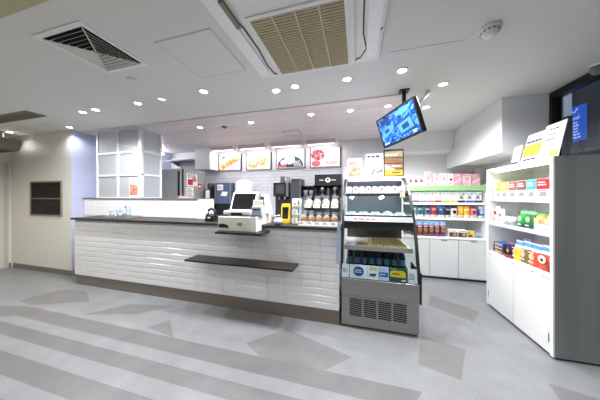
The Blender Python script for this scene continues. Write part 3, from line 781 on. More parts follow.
t, w = mach('milk_fridge', 'slim black upright dispenser between the brewer and the cup rack', 'dispenser', -1.29, -1.09, 4.02)
obj('body', B().box(-.1, .02, .02, .1, .34, .81), M['black'], t, .008)
obj('door', B().box(-.085, .0, .06, .085, .0195, .78), M['dgrey'], t, .004)
obj('edge_trim', B().box(-.1, -.002, .02, -.0855, .0195, .81).box(.0855, -.002, .02, .1, .0195, .81), M['steel'], t)
obj('feet', B().box(-.09, .03, 0, .09, .32, .0195), M['blackm'], t)
t, w = mach('cup_rack', 'black three-tier rack of grey cups beside the big coffee machine', 'rack', -1.085, -.815, 4.03)
obj('frame', B().box(-.135, 0, 0, -.12, .25, .68).box(.12, 0, 0, .135, .25, .68).box(-.1195, .235, 0, .1195, .25, .68), M['black'], t)
for k in range(4): obj('shelf', B().box(-.1195, 0, .05+k*.2, .1195, .2345, .062+k*.2), M['black'], t)
for k in range(3):
    for j in (0, 1):
        c = thing('paper_cup_stack', f'grey stack of cups, {["left", "right"][j]} one on the {["lowest", "middle", "top"][k]} tier of the cup rack', 'cup stack', (-.95 + (j-.5)*.115, 4.12, ZB+.0625+k*.2), local=True, group='cups in the black rack')
        obj('cup', B().lathe([(.036, 0), (.048, .09), (.05, .092), (.044, .09), (.034, .005), (0, .005)]), mat('#A4A6A8', .5), c)
        obj('nested_cup', B().lathe([(.0485, .0925), (.051, .118), (.053, .12), (.047, .118), (0, .1)]), mat('#B9BBBD', .5), c)
t, w = mach('coffee_machine', 'large black coffee machine with a white emblem panel and two brewing bays', 'coffee machine', -.80, -.30, 4.02)
obj('base', B().box(-.25, 0, 0, .25, .36, .12), M['black'], t, .008)
obj('rear_body', B().box(-.25, .16, .1205, .25, .36, .66), M['blackm'], t)
obj('side_column', B().box(-.25, .01, .1205, -.22, .1595, .62), M['black'], t); obj('side_column', B().box(.22, .01, .1205, .25, .1595, .62), M['black'], t)
obj('centre_column', B().box(-.02, .02, .1205, .02, .1595, .62), M['dgrey'], t)
obj('brew_shelf', B().box(-.2195, .02, .38, -.0205, .1595, .4).box(.0205, .02, .38, .2195, .1595, .4), M['dgrey'], t)
obj('head_panel', B().box(-.255, -.02, .6605, .255, .34, .88), M['black'], t, .012)
bb, mm = deco([('c', 0, .77, .05, .045, M['white2']), ('c', 0, .78, .022, .02, M['black']), ('l', -.16, .755, -.07, .785, 1, M['white2']), ('l', .07, .755, .16, .785, 1, M['white2'])], -.0205)
obj('emblem', bb, mm, t)
for x in (-.12, .12):
    obj('brew_head', B().cyl(x, .09, .56, .6595, .05, .055).cyl(x, .09, .52, .56, .02), M['steel'], t)
    obj('carafe', B().lathe([(.05, .4005), (.06, .42), (.06, .47), (.035, .5), (.04, .515), (0, .515)], x, .085), M['dgrey'], t)
# ------------------------------------------------------------------ things on the front worktop
ZW = 1.0305
t = thing('condiment_tray', 'pale grey tray of glassware at the left end of the worktop', 'tray', (-3.5, 2.43, ZW), local=True)
obj('tray_base', B().box(-.23, -.12, 0, .23, .12, .008), M['steel'], t, .002)
obj('rim', B().tube([(-.225, -.115, .02), (.225, -.115, .02), (.225, .115, .02), (-.225, .115, .02), (-.225, -.115, .02)], .005), M['steel'], t)
def tumbler(label, x, y, h, r, m): 
    c = thing('glass_tumbler', label, 'glass', (x, y, ZW+.0085), local=True, group='glassware on the condiment tray')
    obj('glass', B().lathe([(r*.8, 0), (r, h), (r-.004, h), (r*.78, .008), (0, .008)], n=16), m, c)
    obj('contents', B().cyl(0, 0, .0085, h*.6, r*.74, r*.84, 14), mat('#C9D2DE', .4), c)
for k, (x, y, h, r) in enumerate(((-3.68, 2.40, .10, .035), (-3.60, 2.44, .13, .036), (-3.50, 2.40, .11, .04), (-3.41, 2.45, .16, .04), (-3.33, 2.40, .12, .04))):
    tumbler(f'{ORD[k]} clear glass from the left on the condiment tray', x, y, h, r, M['gtub'])
t = thing('sauce_bottle', 'small blue-lidded bottle standing among the tray glasses', 'bottle', (-3.52, 2.49, ZW+.0085), local=True)
obj('bottle', B().lathe([(.03, 0), (.032, .09), (.015, .12), (.015, .135), (0, .135)]), mat('#DAD7D0', .4), t)
obj('cap', B().lathe([(.017, .1355), (.017, .16), (.005, .175), (0, .175)]), M['blue'], t)
t = thing('countertop_handset', 'small black device with an arched handle on the worktop left of the register', 'device', (-1.88, 2.42, ZW), local=True)
obj('cradle', B().prism([(-.07, 0), (.07, 0), (.06, .07), (-.05, .1)], -.06, .06), M['black'], t, .006)
obj('arched_handset', B().tube([(-.06, 0, .09), (-.055, 0, .14), (-.01, 0, .165), (.04, 0, .14), (.055, 0, .075)], .018, 10), M['blackm'], t)
obj('front_label', B().box(-.02, -.0625, .04, .02, -.0605, .06), M['paper'], t)
t = thing('stack_of_leaflets', 'pinkish stack of leaflets on top of the low tiled wall end', 'leaflets', (-2.55, 2.69, 1.3305), local=True)
for k in range(3): obj('leaflet', B().box(-.1 + k*.006, -.05, k*.012, .09 + k*.006, .05, k*.012+.0115), mat(['#C9A69C', '#D9C4BC', '#B98E84'][k], .7), t)
# register: cash drawer on the projecting shelf, terminal on top
t = thing('cash_drawer', 'cream cash drawer with a black slot, under the register screen', 'cash drawer', (-1.28, 2.2, .9685), local=True)
obj('case', B().box(-.25, -.13, 0, .225, .012, .165), M['cream'], t, .005)
obj('rear_case', B().box(-.25, .0125, .0625, .225, .28, .165), M['cream'], t, .003)
obj('drawer_front', B().box(-.245, -.138, .006, .165, -.1305, .158), M['cream'], t, .003)
obj('slot', B().prism([(-.235, .04), (-.1, .04), (-.12, .07), (-.18, .085), (-.235, .075)], -.141, -.1385), M['black'], t)
obj('lock_plate', B().box(.0, -.141, .07, .06, -.1385, .1), M['taupe'], t)
obj('corner_cover', B().box(.17, -.142, .004, .23, -.1305, .168), M['white2'], t, .003)
obj('top_mat', B().box(-.245, -.12, .1655, .22, .27, .175), M['black'], t, .003)
ZT = .9685 + .1755
t = thing('register_terminal', 'white touch screen cash register terminal with a dark slanted screen', 'register', (-1.355, 2.3, ZT), local=True)
obj('base', B().prism([(-.14, 0), (.14, 0), (.14, .03), (.05, .05), (-.14, .045)], -.17, .17, 'x'), M['white2'], t, .008)
R_ = Matrix.Translation((0, -.02, .015)) @ Matrix.Rotation(math.radians(-22), 4, 'X')
def rbox(b, *a):
    n = len(b.bm.verts); b.box(*a); b.bm.verts.ensure_lookup_table()
    for v in b.bm.verts[n:]: v.co = R_ @ v.co
    return b
h_ = obj('screen_housing', rbox(B(), -.175, 0, 0, .175, .035, .275), M['white2'], t, .008)
obj('touch_screen', rbox(B(), -.148, -.004, .045, .148, -.0005, .25), mat('#15171A', .15), h_)
obj('card_reader', rbox(B(), .176, .005, .02, .2, .03, .25), M['mgrey'], t)
obj('keypad_strip', B().box(-.06, -.155, .002, .08, -.1405, .025), M['black'], t, .003)
t = thing('customer_display', 'white wedge shaped customer display stand right of the register screen', 'display', (-1.09, 2.36, ZT), local=True)
obj('stand', B().prism([(-.07, 0), (.09, 0), (.035, .24), (-.03, .24)], -.03, .05, 'y'), M['white2'], t, .008)
obj('display_panel', B().prism([(-.055, .12), (.01, .1), (.005, .21), (-.035, .21)], -.036, -.0305), M['dgrey'], t)
t = thing('receipt_printer', 'small pale blue-grey receipt printer at the right end of the cash drawer', 'printer', (-1.08, 2.19, ZT), local=True)
obj('case', B().prism([(-.075, 0), (.05, 0), (.05, .06), (.0, .1), (-.075, .1)], -.055, .065, 'x'), mat('#B9C3D0', .4), t, .006)
obj('paper_roll', B().box(-.04, -.02, .1005, .045, .02, .12), M['paper'], t)
obj('paper_slot', B().box(-.04, -.0795, .06, .045, -.0755, .075), M['dgrey'], t)
flat_sign('counter_card', 'small peach card standing on the receipt printer', 'card', (-1.085, 2.165, ZT+.1005), .12, .075, [('r', -.055, .01, .055, .065, mat('#F0B69A', .6))], lean=-.2)
t = thing('plastic_bag', 'crumpled pale blue plastic bag on the worktop right of the register', 'bag', (-.89, 2.30, ZW), local=True)
b = B(); b.blob(0, 0, .04, .06, .06, .04, 5, .2); obj('bag', b, mat('#C3CEE0', .35), t)
obj('handles', B().tube([(-.03, 0, .065), (-.04, 0, .1), (.02, 0, .11), (.01, 0, .07)], .006), mat('#D5DDEA', .35), t)
t = thing('yellow_dispenser', 'yellow stand with three black compartments on the worktop', 'stand', (-.86, 2.47, ZW), local=True); t.scale = (.85, .85, .82)
obj('back', B().box(-.06, .03, 0, .06, .045, .285), M['yellow'], t, .003)
obj('base', B().box(-.065, -.05, 0, .065, .0295, .06), M['yellow'], t, .004)
obj('side_wall', B().prism([(-.04, .0605), (.0295, .0605), (.0295, .28), (-.0, .26)], -.06, -.05, 'x').prism([(-.04, .0605), (.0295, .0605), (.0295, .28), (0, .26)], .05, .06, 'x'), M['yellow'], t)
obj('top_sign', B().box(-.055, -.0, .24, .055, .0285, .29), M['yellow'], t)
for k in range(2):
    for j in range(3): obj('black_pack', B().box(-.045 + j*.031, -.01+.01*k, .064 + k*.09, -.017 + j*.031, .025, .148 + k*.085), M['black'], t, .003)
t = thing('white_card_tower', 'narrow white three-step display tower with black marks', 'display tower', (-.71, 2.46, ZW), local=True)
for k in range(3):
    o = obj('step', B().prism([(-.04, .1*k), (.05, .1*k), (.05, .1*k+.0995), (-.03, .1*k+.0995)], -.05, .05, 'x'), M['white2'], t, .003)
    bb, mm = deco([('r', .02, .1*k+.03, .034, .1*k+.08, M['ink']), ('l', -.035, .1*k+.02, .01, .1*k+.07, 3, M['mgrey']), ('r', -.04, .1*k+.006, .042, .1*k+.014, M['yellow'])], -.0405)
    obj('front_marks', bb, mm, o)
# two-tier bakery stand with bagged breads
t = thing('bakery_stand', 'clear two-tier bakery stand at the right end of the worktop', 'display stand', (-.39, 2.42, ZW), local=True)
obj('lower_tray', B().box(-.255, -.16, 0, .2, .18, .012), M['white'], t, .003)
obj('upper_shelf', B().box(-.24, .02, .185, .194, .169, .193), M['acrylic'], t)
obj('side_panel', B().box(-.253, -.1, .0125, -.248, .18, .32), M['acrylic'], t); obj('side_panel', B().box(.195, -.1, .0125, .2, .18, .32), M['acrylic'], t)
obj('shelf_riser', B().box(-.24, .17, .0125, .19, .178, .1845), M['acrylic'], t)
for k in range(5):
    x = -.595 + k*.087
    c = thing('bagged_bread', f'{ORD[k]} brown bread from the left in the lower row of the bakery stand', 'bread', (x, 2.34, ZW+.0125), local=True, group='breads in the lower bakery row')
    obj('crust', B().blob(0, 0, .052, .035, .053, .05, k+10, .14), M['bread'], c)
    obj('wrapper', B().blob(0, 0, .058, .0405, .062, .057, k+11, .04).prism([(-.03, .11), (.03, .11), (.036, .14), (-.034, .145)], -.003, .003), M['gtub'], c)
    flat_sign('price_card', f'small white price card in front of the {ORD[k]} brown bread', 'price card', (x, 2.262, ZW+.0125), .07, .04, [('l', -.03, .008, .03, .034, 2, M['ink'])], lean=-.15, th=.002)
for k in range(4):
    x = -.575 + k*.105
    c = thing('bagged_roll', f'{ORD[k]} pale roll from the left on the upper bakery shelf', 'bread', (x, 2.51, ZW+.1935), local=True, group='rolls on the upper bakery shelf')
    obj('crust', B().blob(0, 0, .05, .041, .048, .048, k+30, .13), M['breadl'], c)
    obj('wrapper', B().blob(0, 0, .057, .049, .056, .056, k+31, .04).prism([(-.04, .105), (.03, .105), (.045, .14), (-.03, .145)], -.004, .004), M['gtub'], c)
    flat_sign('price_card', f'small white price card in front of the {ORD[k]} pale roll', 'price card', (x, 2.447, ZW+.1935), .08, .045, [('l', -.035, .01, .035, .038, 2, M['ink'])], lean=-.15, th=.002)

# ------------------------------------------------------------------ open refrigerated display case
t = thing('display_case', 'stainless open-front refrigerated display case with black side frames', 'display case', (.19, 2.65, 0))
X0, X1 = -.165, .565
obj('lower_body', B().box(X0, 2.262, .02, X1, 3.06, .335), M['steeld'], t, .004)
obj('plinth', B().box(X0+.02, 2.29, 0, X1-.02, 3.04, .0195), M['black'], t)
b = B()
for j in range(4):
    xa = -.085 + j*.14
    for k in range(9): b.prism([(xa, .128+k*.0205), (xa+.122, .122+k*.0205), (xa+.122, .132+k*.0205), (xa, .138+k*.0205)], 2.2585, 2.2615, 'y')
obj('vent_slots', b, mat('#121212', .7), t)
obj('front_panel', B().prism([(2.262, .336), (2.225, .35), (2.225, .515), (2.262, .52)], X0, X1-.003, 'x'), M['steel'], t, .004)
obj('end_cap', B().box(X1-.002, 2.222, .33, X1+.016, 2.6, .63), M['black'], t, .006)
obj('inner_tub', B().box(X0+.02, 2.27, .3355, X1-.02, 3.0, .50), M['dgrey'], t)
lip = obj('price_tray', B().prism([(2.222, .5205), (2.228, .5205), (2.258, .655), (2.252, .655)], X0+.005, X1+.01, 'x'), M['acrylic'], t)
b = B()
prof = [(2.25, .60), (2.33, .86), (2.395, 1.035), (2.49, 1.20), (2.607, 1.372), (2.75, 1.49), (2.919, 1.589)]
def side_frame(x, w):
    b = B()
    pts = [(x, y, z) for y, z in prof] + [(x, 3.05, 1.6)]
    for p, q in zip(pts, pts[1:]):
        d = Vector((0, q[1]-p[1], q[2]-p[2])).normalized(); n = Vector((0, d.z, -d.y))*.026
        b.prism([(p[1], p[2]), (q[1], q[2]), (q[1]+n.y*0-n.y, q[2]-n.z), (p[1]-n.y, p[2]-n.z)] if False else [(p[1], p[2]), (q[1], q[2]), (q[1]+n.y, q[2]+n.z), (p[1]+n.y, p[2]+n.z)], x-w/2, x+w/2, 'x')
    return b
obj('side_frame', side_frame(X0+.003, .026), M['black'], t); obj('side_frame', side_frame(X1-.003, .026), M['black'], t)
pan = [(2.27, .60)] + [(y+.018, z) for y, z in prof[1:]] + [(3.05, 1.58), (3.05, .5205), (2.27, .5205)]
obj('side_glass', B().prism(pan, X0+.003, X0+.007, 'x'), M['glass'], t); obj('side_glass', B().prism(pan, X1-.009, X1-.005, 'x'), M['glass'], t)
obj('back_wall', B().box(X0+.02, 3.0, .5005, X1-.02, 3.05, 1.585), mat('#5E636A', .3, .3), t)
obj('lower_back_panel', B().box(X0+.021, 2.988, .565, X1-.021, 2.9995, 1.115), mat('#4A4138', .5), t)
obj('roof', B().box(X0-.005, 2.915, 1.59, X1+.005, 3.06, 1.612), M['white2'], t, .004)
obj('deck', B().prism([(2.275, .505), (2.99, .56), (2.99, .5015), (2.275, .5015)], X0+.02, X1-.02, 'x'), M['dgrey'], t)
ws = obj('lower_shelf', B().box(X0+.02, 2.43, .79, X1-.02, 2.985, .806), M['white'], t)
obj('price_rail', B().prism([(2.41, .768), (2.428, .768), (2.428, .812), (2.422, .812)], X0+.02, X1-.02, 'x'), M['steel'], ws)
b = B()
for k in range(13): b.prism([(X0+.28+k*.031, .8065), (X0+.294+k*.031, .8065), (X0+.291+k*.031, .83), (X0+.283+k*.031, .83)], 2.44, 2.93, 'y')
obj('glide_rails', b, mat('#D8CB93', .5), ws)
ms = obj('middle_shelf', B().box(X0+.02, 2.5, 1.12, X1-.02, 2.985, 1.135), M['white'], t)
obj('price_rail', B().prism([(2.405, 1.085), (2.415, 1.085), (2.45, 1.135), (2.44, 1.135)], X0+.017, X1-.017, 'x'), mat('#85888D', .5, .2), ms)
obj('canopy', B().prism([(2.415, 1.0), (2.43, 1.0), (2.5, 1.08), (2.5, 1.119), (2.45, 1.119), (2.415, 1.082)], X0+.015, X1-.015, 'x'), M['blackm'], ms)
obj('upper_shelf', B().box(X0+.02, 2.66, 1.385, X1-.02, 2.985, 1.395), M['glass'], t)
obj('shelf_edge', B().box(X0+.02, 2.645, 1.36, X1-.02, 2.659, 1.386), M['blackm'], t)
obj('sliding_front', B().prism([(2.5025, 1.149), (2.509, 1.145), (2.64, 1.352), (2.634, 1.357)], X0+.02, X1-.02, 'x'), M['glass'], t)
obj('front_rail', B().prism([(2.478, 1.1355), (2.502, 1.1355), (2.502, 1.148), (2.478, 1.148)], X0+.02, X1-.02, 'x'), M['black'], t)
obj('light_tube', B().tube([(X0+.04, 2.93, 1.572), (X1-.04, 2.93, 1.572)], .008), emit_mat('case_tube', '#F4F8FF', 6), t)
obj('light_tube', B().tube([(X0+.04, 2.675, 1.374), (X1-.04, 2.675, 1.374)], .005), emit_mat('case_tube_low', '#F0F4FF', 1.2), t)
# tag on rail
def leaning(name, label, cat, loc, w, h, items, lean, body=None, th=.002): return flat_sign(name, label, cat, loc, w, h, items, 0, lean, th, body)
leaning('rail_tag', 'white and red lettered strip on the middle rail of the display case', 'tag', (.12, 2.401, 1.087), .36, .05,
        [('r', -.17, .004, .17, .046, mat('#D9A29C', .6)), ('l', -.165, .008, .165, .044, 1, M['red'])], -.61)
for k in range(5):
    leaning('price_card', f'{ORD[k]} white price card from the left behind the case glass', 'price card', (-.07 + k*.13, 2.54, 1.1355), .09, .05, [('l', -.035, .01, .035, .04, 2, M['mgrey']), ('r', -.045, .04, .045, .048, M['lteal'])], -.3)
leaning('price_card', 'cream square card on the right of the case upper shelf edge', 'price card', (.49, 2.640, 1.345), .05, .045, [('l', -.02, .008, .02, .038, 3, M['mgrey'])], 0, mat('#EEE6B8', .6))
c = thing('bun', 'single round white bun on the middle shelf of the display case', 'bun', (.33, 2.62, 1.1355), local=True)
obj('bun_body', B().blob(0, 0, .026, .035, .035, .026, 2, .03), M['white2'], c); obj('paper_case', B().lathe([(.03, 0), (.037, .014), (.036, .014), (0, .0008)]), M['paper'], c)
# wrapped packs on upper shelf
sl = thing
for k in range(9):
    x = X0 + .065 + k*.0745
    col = ['#F4E9E6', '#F2F2F2', '#F5EDE6', '#EFEFF2', '#F3DDD8', '#F2E2DA', '#F0F0F0', '#F5EAEA', '#E9C4BE'][k]
    c = thing('wrapped_sandwich', f'{ORD[k]} white wrapped pack from the left on the top shelf of the display case', 'sandwich', (x, 2.74, 1.3955), local=True, group='wrapped packs on the case top shelf')
    obj('pack', B().prism([(-.032, 0), (.032, 0), (.028, .075), (-.01, .085), (-.03, .07)], -.05, .06), mat(col, .4), c, .004)
    bb, mm = deco([('c', 0, .05, .016, .012, M['rose'] if k % 2 else M['lpink']), ('l', -.025, .01, .025, .03, 2, M['mgrey'])], -.0505); obj('label_print', bb, mm, c)
# items on the lower shelf and deck
leaning('paper_card', 'white paper card lying on the left of the case lower shelf', 'card', (-.08, 2.5, .8065), .1, .09, [('l', -.04, .01, .04, .07, 3, M['mgrey'])], -1.35)
leaning('paper_card', 'beige paper card lying beside the white one on the case lower shelf', 'card', (.05, 2.5, .8065), .12, .09, [('l', -.04, .01, .04, .07, 3, M['brown'])], -1.35, M['tan'])
dk = [mat('#0F2A3C', .15), mat('#16384E', .15), mat('#0B1F2E', .15)]
for k in range(8):
    x = X0 + .075 + k*.082
    c = thing('drink_bottle', f'{ORD[k]} dark blue bottle from the left at the bottom of the display case', 'bottle', (x, 2.62, .5325), local=True, group='bottles in the bottom of the case')
    obj('bottle', B().lathe([(.028, 0), (.032, .006), (.032, .13), (.026, .16), (.012, .19), (.012, .2), (0, .2)], n=14), dk[k % 3], c)
    obj('cap', B().cyl(0, 0, .2005, .218, .014, n=12), M['white'] if k % 2 else M['sky'], c)
    obj('sleeve', B().lathe([(.0325, .04), (.0328, .042), (.0328, .108), (.0325, .11)], n=14), mat('#5E8CA6', .4), c)
# cards in the tray (stand just behind the acrylic lip)
def tray_card(name, label, cx, w, items, body):
    flat_sign(name, label, 'price card', (cx, 2.2315, .5255), w, .132, items, 0, -.219, .0015, body)
tray_card('product_card', 'blank small white card at the left of the case price tray', -.125, .07, [('l', -.03, .05, .03, .09, 2, M['mgrey'])], M['paper'])
tray_card('product_card', 'white card with a round blue emblem in the case price tray', .005, .175, [('c', .0, .068, .052, .05, M['blue']), ('c', 0, .068, .04, .038, mat('#1F3F86', .5)), ('l', -.035, .05, .035, .088, 2, M['paper']), ('l', -.07, .118, -.01, .13, 1, M['mgrey'])], M['paper'])
tray_card('product_card', 'pale card with a beige patch and a dark cup in the case price tray', .145, .1, [('r', -.035, .085, .04, .125, mat('#D9C791', .6)), ('p', [(-.03, .03), (.02, .03), (.035, .06), (-.035, .055)], M['dgrey'])], M['paper'])
tray_card('product_card', 'lilac card with a blue bar in the case price tray', .245, .095, [('r', -.042, .035, .042, .078, M['blue']), ('l', -.036, .046, .036, .068, 1, M['paper']), ('l', -.04, .09, .03, .125, 2, M['lilac'])], mat('#CFD8EE', .6))
tray_card('product_card', 'dark green card with a yellow rounded label in the case price tray', .375, .16, [('p', [(-.068, .045), (.068, .04), (.07, .085), (.05, .105), (-.05, .105), (-.07, .09)], M['yellow']), ('l', -.05, .058, .05, .09, 1, M['brown']), ('l', -.07, .112, .0, .126, 1, M['lteal']), ('r', .03, .012, .07, .02, M['paper'])], M['dgreen'])
tray_card('product_card', 'small tilted white slip at the right end of the case price tray', .505, .08, [('l', -.03, .03, .03, .09, 3, M['mgrey'])], M['card'])
# milky side guard at the counter end
t = thing('side_guard', 'milky bluish acrylic guard hanging at the right end of the counter', 'guard', (-.205, 2.205, .66), local=True)
obj('sheet', B().prism([(-.01, 0), (.02, .0), (.035, .05), (.03, .44), (.0, .43), (-.012, .1)], -.002, .002, 'y'), M['milk'], t)
obj('clip', B().box(.004, .0022, .39, .02, .0098, .41), M['white'], t)
# signs on top of the display case
ZS = 1.6125
def casesign(name, label, x, w, h, items, body=None): return flat_sign(name, label, 'sign', (x, 2.95, ZS), w, h, items, 0, -.06, .004, body or mat('#DADADC', .7), foot=True)
casesign('poster_stand', 'pink picture poster stand on top of the display case, leftmost of three', -.045, .175, .26, [('r', -.08, .015, .08, .215, photo_pink), ('l', -.08, .225, .0, .25, 1, M['red'])])
casesign('menu_stand', 'black and white picture menu stand in the middle on top of the display case', .21, .215, .31, [('r', -.1, .02, .1, .14, photo_grey), ('l', -.095, .16, .095, .3, 5, M['mgrey']), ('l', -.095, .255, .095, .3, 1, M['ink'])])
t = casesign('menu_stand', 'dark framed brown and yellow price board on top of the display case', .445, .24, .36, [], M['black'])
wd = mat('#7E6748', .6, 0, .3, 40); ye = mat('#C9A23A', .6)
bb, mm = deco([('r', -.108, .252, .108, .33, mat('#8C7A55', .6, 0, .3, 50)), ('r', -.108, .178, .108, .24, wd), ('r', -.108, .102, .108, .166, mat('#9A7350', .6, 0, .25, 50)), ('r', -.108, .015, .108, .09, ye),
               ('p', [(-.108, .166), (-.108, .09), (.02, .09)], mat('#E9C9B8', .6)), ('l', -.1, .27, .1, .3, 1, M['card']), ('l', -.1, .195, .1, .225, 1, M['red']), ('l', -.02, .12, .1, .15, 1, M['card']), ('l', -.02, .035, .1, .07, 1, M['brown'])], -.0004)
obj('board_rows', bb, mm, t)

# ------------------------------------------------------------------ packaged goods
def pouch(name, label, cat, loc, w, h, d, bands, rz=0, group=None, badge=None, seed=0, seal=None):
    """standing pouch: flat sealed top, full bottom; bands = [(upper fraction, material)]"""
    t = thing(name, label, cat, loc, rz, group, local=True)
    b = B(); n = 16; rnd = random.Random(seed); sk = rnd.uniform(-.06, .06)
    mats = [m for _, m in bands]
    lev = sorted(set([0, .04, .12, .25, .4, .55, .7, .82, .92] + [f for f, _ in bands[:-1]]))
    prev = None
    for t_ in lev:
        th = d/2*max(.07, (1 - (max(0, t_-.1)/.84)**2.2)) * (.9 if t_ == 0 else 1)
        ww = w/2*(.93 if t_ < .02 else 1 - .03*math.sin(PI*t_))
        ring = []
        for k in range(n):
            a = 2*PI*k/n; ca, sa = math.cos(a), math.sin(a)
            ring.append(b.bm.verts.new((ww*math.copysign(abs(ca)**.55, ca) + sk*h*t_*.3, d/2 + th*math.copysign(abs(sa)**.8, sa), h*t_)))
        if prev:
            mi = 0
            for j, (f, _) in enumerate(bands):
                if t_ <= f + 1e-6: mi = j; break
            for k in range(n):
                f = b.bm.faces.new([prev[k], prev[(k+1) % n], ring[(k+1) % n], ring[k]]); f.material_index = mi; f.smooth = True
        else:
            b.bm.faces.new(ring[::-1])
        prev = ring
    f = b.bm.faces.new(prev); f.material_index = len(bands)-1
    obj('pouch_body', b, mats, t)
    obj('top_seal', B().box(-w*.48 + sk*h*.27, d/2-.003, h*.921, w*.48 + sk*h*.27, d/2+.003, h), seal or mats[-1], t)
    if badge:
        bb, mm = deco(badge, 0); bmesh.ops.translate(bb.bm, verts=bb.bm.verts, vec=(sk*h*.12, .0, 0)); obj('label_print', bb, mm, t)
    return t
def carton(name, label, cat, loc, w, h, d, body, items, rz=0, group=None, lid=None):
    t = thing(name, label, cat, loc, rz, group, local=True)
    obj('carton_body', B().box(-w/2, 0, 0, w/2, d, h), body, t, .002)
    bb, mm = deco(items, -.0002); obj('label_print', bb, mm, t)
    if lid: obj('top_flap', B().box(-w/2+.004, .004, h+.0003, w/2-.004, d-.004, h+.004), lid, t)
    return t

# back shelf unit
t = thing('shelf_unit', 'white wall shelf unit with cupboard doors and a green shelf front', 'shelf unit', (1.38, 4.3, 0))
obj('carcass', B().box(.74, 3.97, .04, 1.965, 4.59, .665), M['white'], t)
obj('plinth', B().box(.75, 3.99, 0, 1.96, 4.58, .0395), M['dgrey'], t)
for x0, x1 in ((.745, 1.145), (1.15, 1.555), (1.56, 1.96)):
    d = obj('door', B().box(x0, 3.95, .05, x1-.004, 3.969, .655), mat('#DDDFDD', .45), t, .003)
    obj('finger_pull', B().box((x0+x1)/2-.04, 3.946, .636, (x0+x1)/2+.04, 3.9495, .65), M['mgrey'], d)
obj('base_top', B().box(.74, 3.945, .6655, 1.967, 4.59, .685), M['white2'], t, .002)
for z in (.985, 1.24, 1.52): obj('shelf', B().box(.76, 4.04, z, 1.965, 4.59, z+.018), M['white2'], t, .002)
obj('upright', B().box(.74, 4.04, .6855, .7595, 4.59, 1.56), M['white2'], t); obj('upright', B().box(1.9655, 4.04, .6855, 1.985, 4.59, 1.56), M['white2'], t)
gr = ramp_mat('green_rail', [(.3, '#7FC08A'), (.6, '#A9D98E'), (.8, '#C9DF7A')], 1.2, rough=.4)
obj('green_shelf_front', B().box(.76, 4.02, 1.455, 1.965, 4.039, 1.54), gr, t, .003)
for z in (1.0, 1.255): obj('price_rail', B().box(.76, 4.028, z-.02, 1.965, 4.0395, z+.004), M['white2'], t)
obj('light_tube', B().tube([(.78, 4.07, 1.512), (1.95, 4.07, 1.512)], .006), emit_mat('shelf_tube', '#F6FBFF', E_T*.6), t)
for z in (1.232, .977): obj('light_tube', B().tube([(.78, 4.07, z), (1.95, 4.07, z)], .005), emit_mat('shelf_tube', '#F6FBFF', E_T*.6), t)
obj('light_tube', B().tube([(.8, 4.5, 1.56), (1.94, 4.5, 1.56)], .012), emit_mat('added_wall_glow', '#FAFCFF', E_T*.3), t)  # hidden tube added behind the top row to brighten the wall
YS = 4.06
# lowest row
for k in range(6):
    x = .945 + k*.0865
    pouch('coffee_pouch', f'{ORD[k]} blue-topped dark pouch from the left on the lowest back shelf', 'pouch', (x, YS, .6855), .084, .255, .06,
          [(.16, M['purple'] if k > 2 else M['maroon']), (.68, mat('#5A2A2A', .4)), (.74, M['rose']), (1, mat('#6FA4DE', .4))], 0, 'blue-topped pouches on the back shelf',
          [('c', 0, .105, .024, .03, M['tan']), ('c', 0, .105, .014, .018, M['black']), ('l', -.03, .15, .03, .17, 1, M['paper']), ('l', -.03, .2, .03, .22, 1, M['paper'])], k, mat('#BFD8F0', .4))
for k, (x, w, lab, c1, c2) in enumerate(((1.525, .125, 'long low dark box with a brown picture on the lowest back shelf, left of two', '#4A3A34', '#A8794E'), (1.655, .125, 'long low dark box with a brown picture on the lowest back shelf, right of two', '#3F2E2A', '#B88656'))):
    carton('snack_box', lab, 'box', (x, YS, .6855), w, .12, .12, M['card'], [('r', -w/2+.003, .005, w/2-.003, .08, mat(c1, .5)), ('c', .02, .045, .03, .026, mat(c2, .5)), ('l', -.05, .09, .05, .112, 1, M['brown'])], lid=M['card'])
carton('snack_box', 'yellow and beige box right of the low dark boxes on the lowest back shelf', 'box', (1.775, YS, .6855), .1, .11, .1, mat('#D8C88A', .5), [('r', -.045, .01, .02, .05, M['maroon']), ('r', .0, .055, .045, .1, M['yellow']), ('l', -.045, .065, -.005, .095, 2, M['brown'])])
carton('snack_box', 'small pale blue box at the right end of the lowest back shelf', 'box', (1.88, YS, .6855), .075, .07, .1, mat('#B9CBDC', .5), [('r', -.03, .01, .03, .03, M['navy']), ('l', -.03, .04, .03, .06, 2, M['blue'])])
# middle row pouches
MID = [(.888, .974, M['lteal'], M['teal'], 'pale teal'), (.982, 1.09, M['teal'], M['dgreen'], 'dark teal'), (1.105, 1.196, mat('#5D6C84', .4), M['navy'], 'slate blue'), (1.203, 1.286, M['red'], M['maroon'], 'red'),
       (1.30, 1.404, M['navy'], M['blue'], 'navy'), (1.418, 1.485, mat('#22382F', .4), M['black'], 'blackish green'), (1.493, 1.59, mat('#D5D3CF', .4), M['black'], 'white and black'), (1.598, 1.675, M['orange'], M['yellow'], 'orange'),
       (1.682, 1.766, mat('#E9CB4C', .4), M['orange'], 'yellow'), (1.773, 1.869, M['rose'], M['maroon'], 'rose red'), (1.885, 1.955, M['blue'], mat('#B9CBDC', .4), 'bright blue')]
for k, (x0, x1, c1, c2, nm) in enumerate(MID):
    pouch('drip_coffee_pouch', f'{nm} pouch, {ORD[k]} from the left on the middle back shelf', 'pouch', ((x0+x1)/2, YS, 1.0035), x1-x0-.002, .195, .07,
          [(.22, M['card']), (.8, c1), (1, c2)], 0, None, [('c', 0, .1, .026, .028, c2), ('l', -.03, .125, .03, .15, 2, M['paper']), ('l', -.03, .012, .03, .035, 2, M['mgrey'])], k+20)
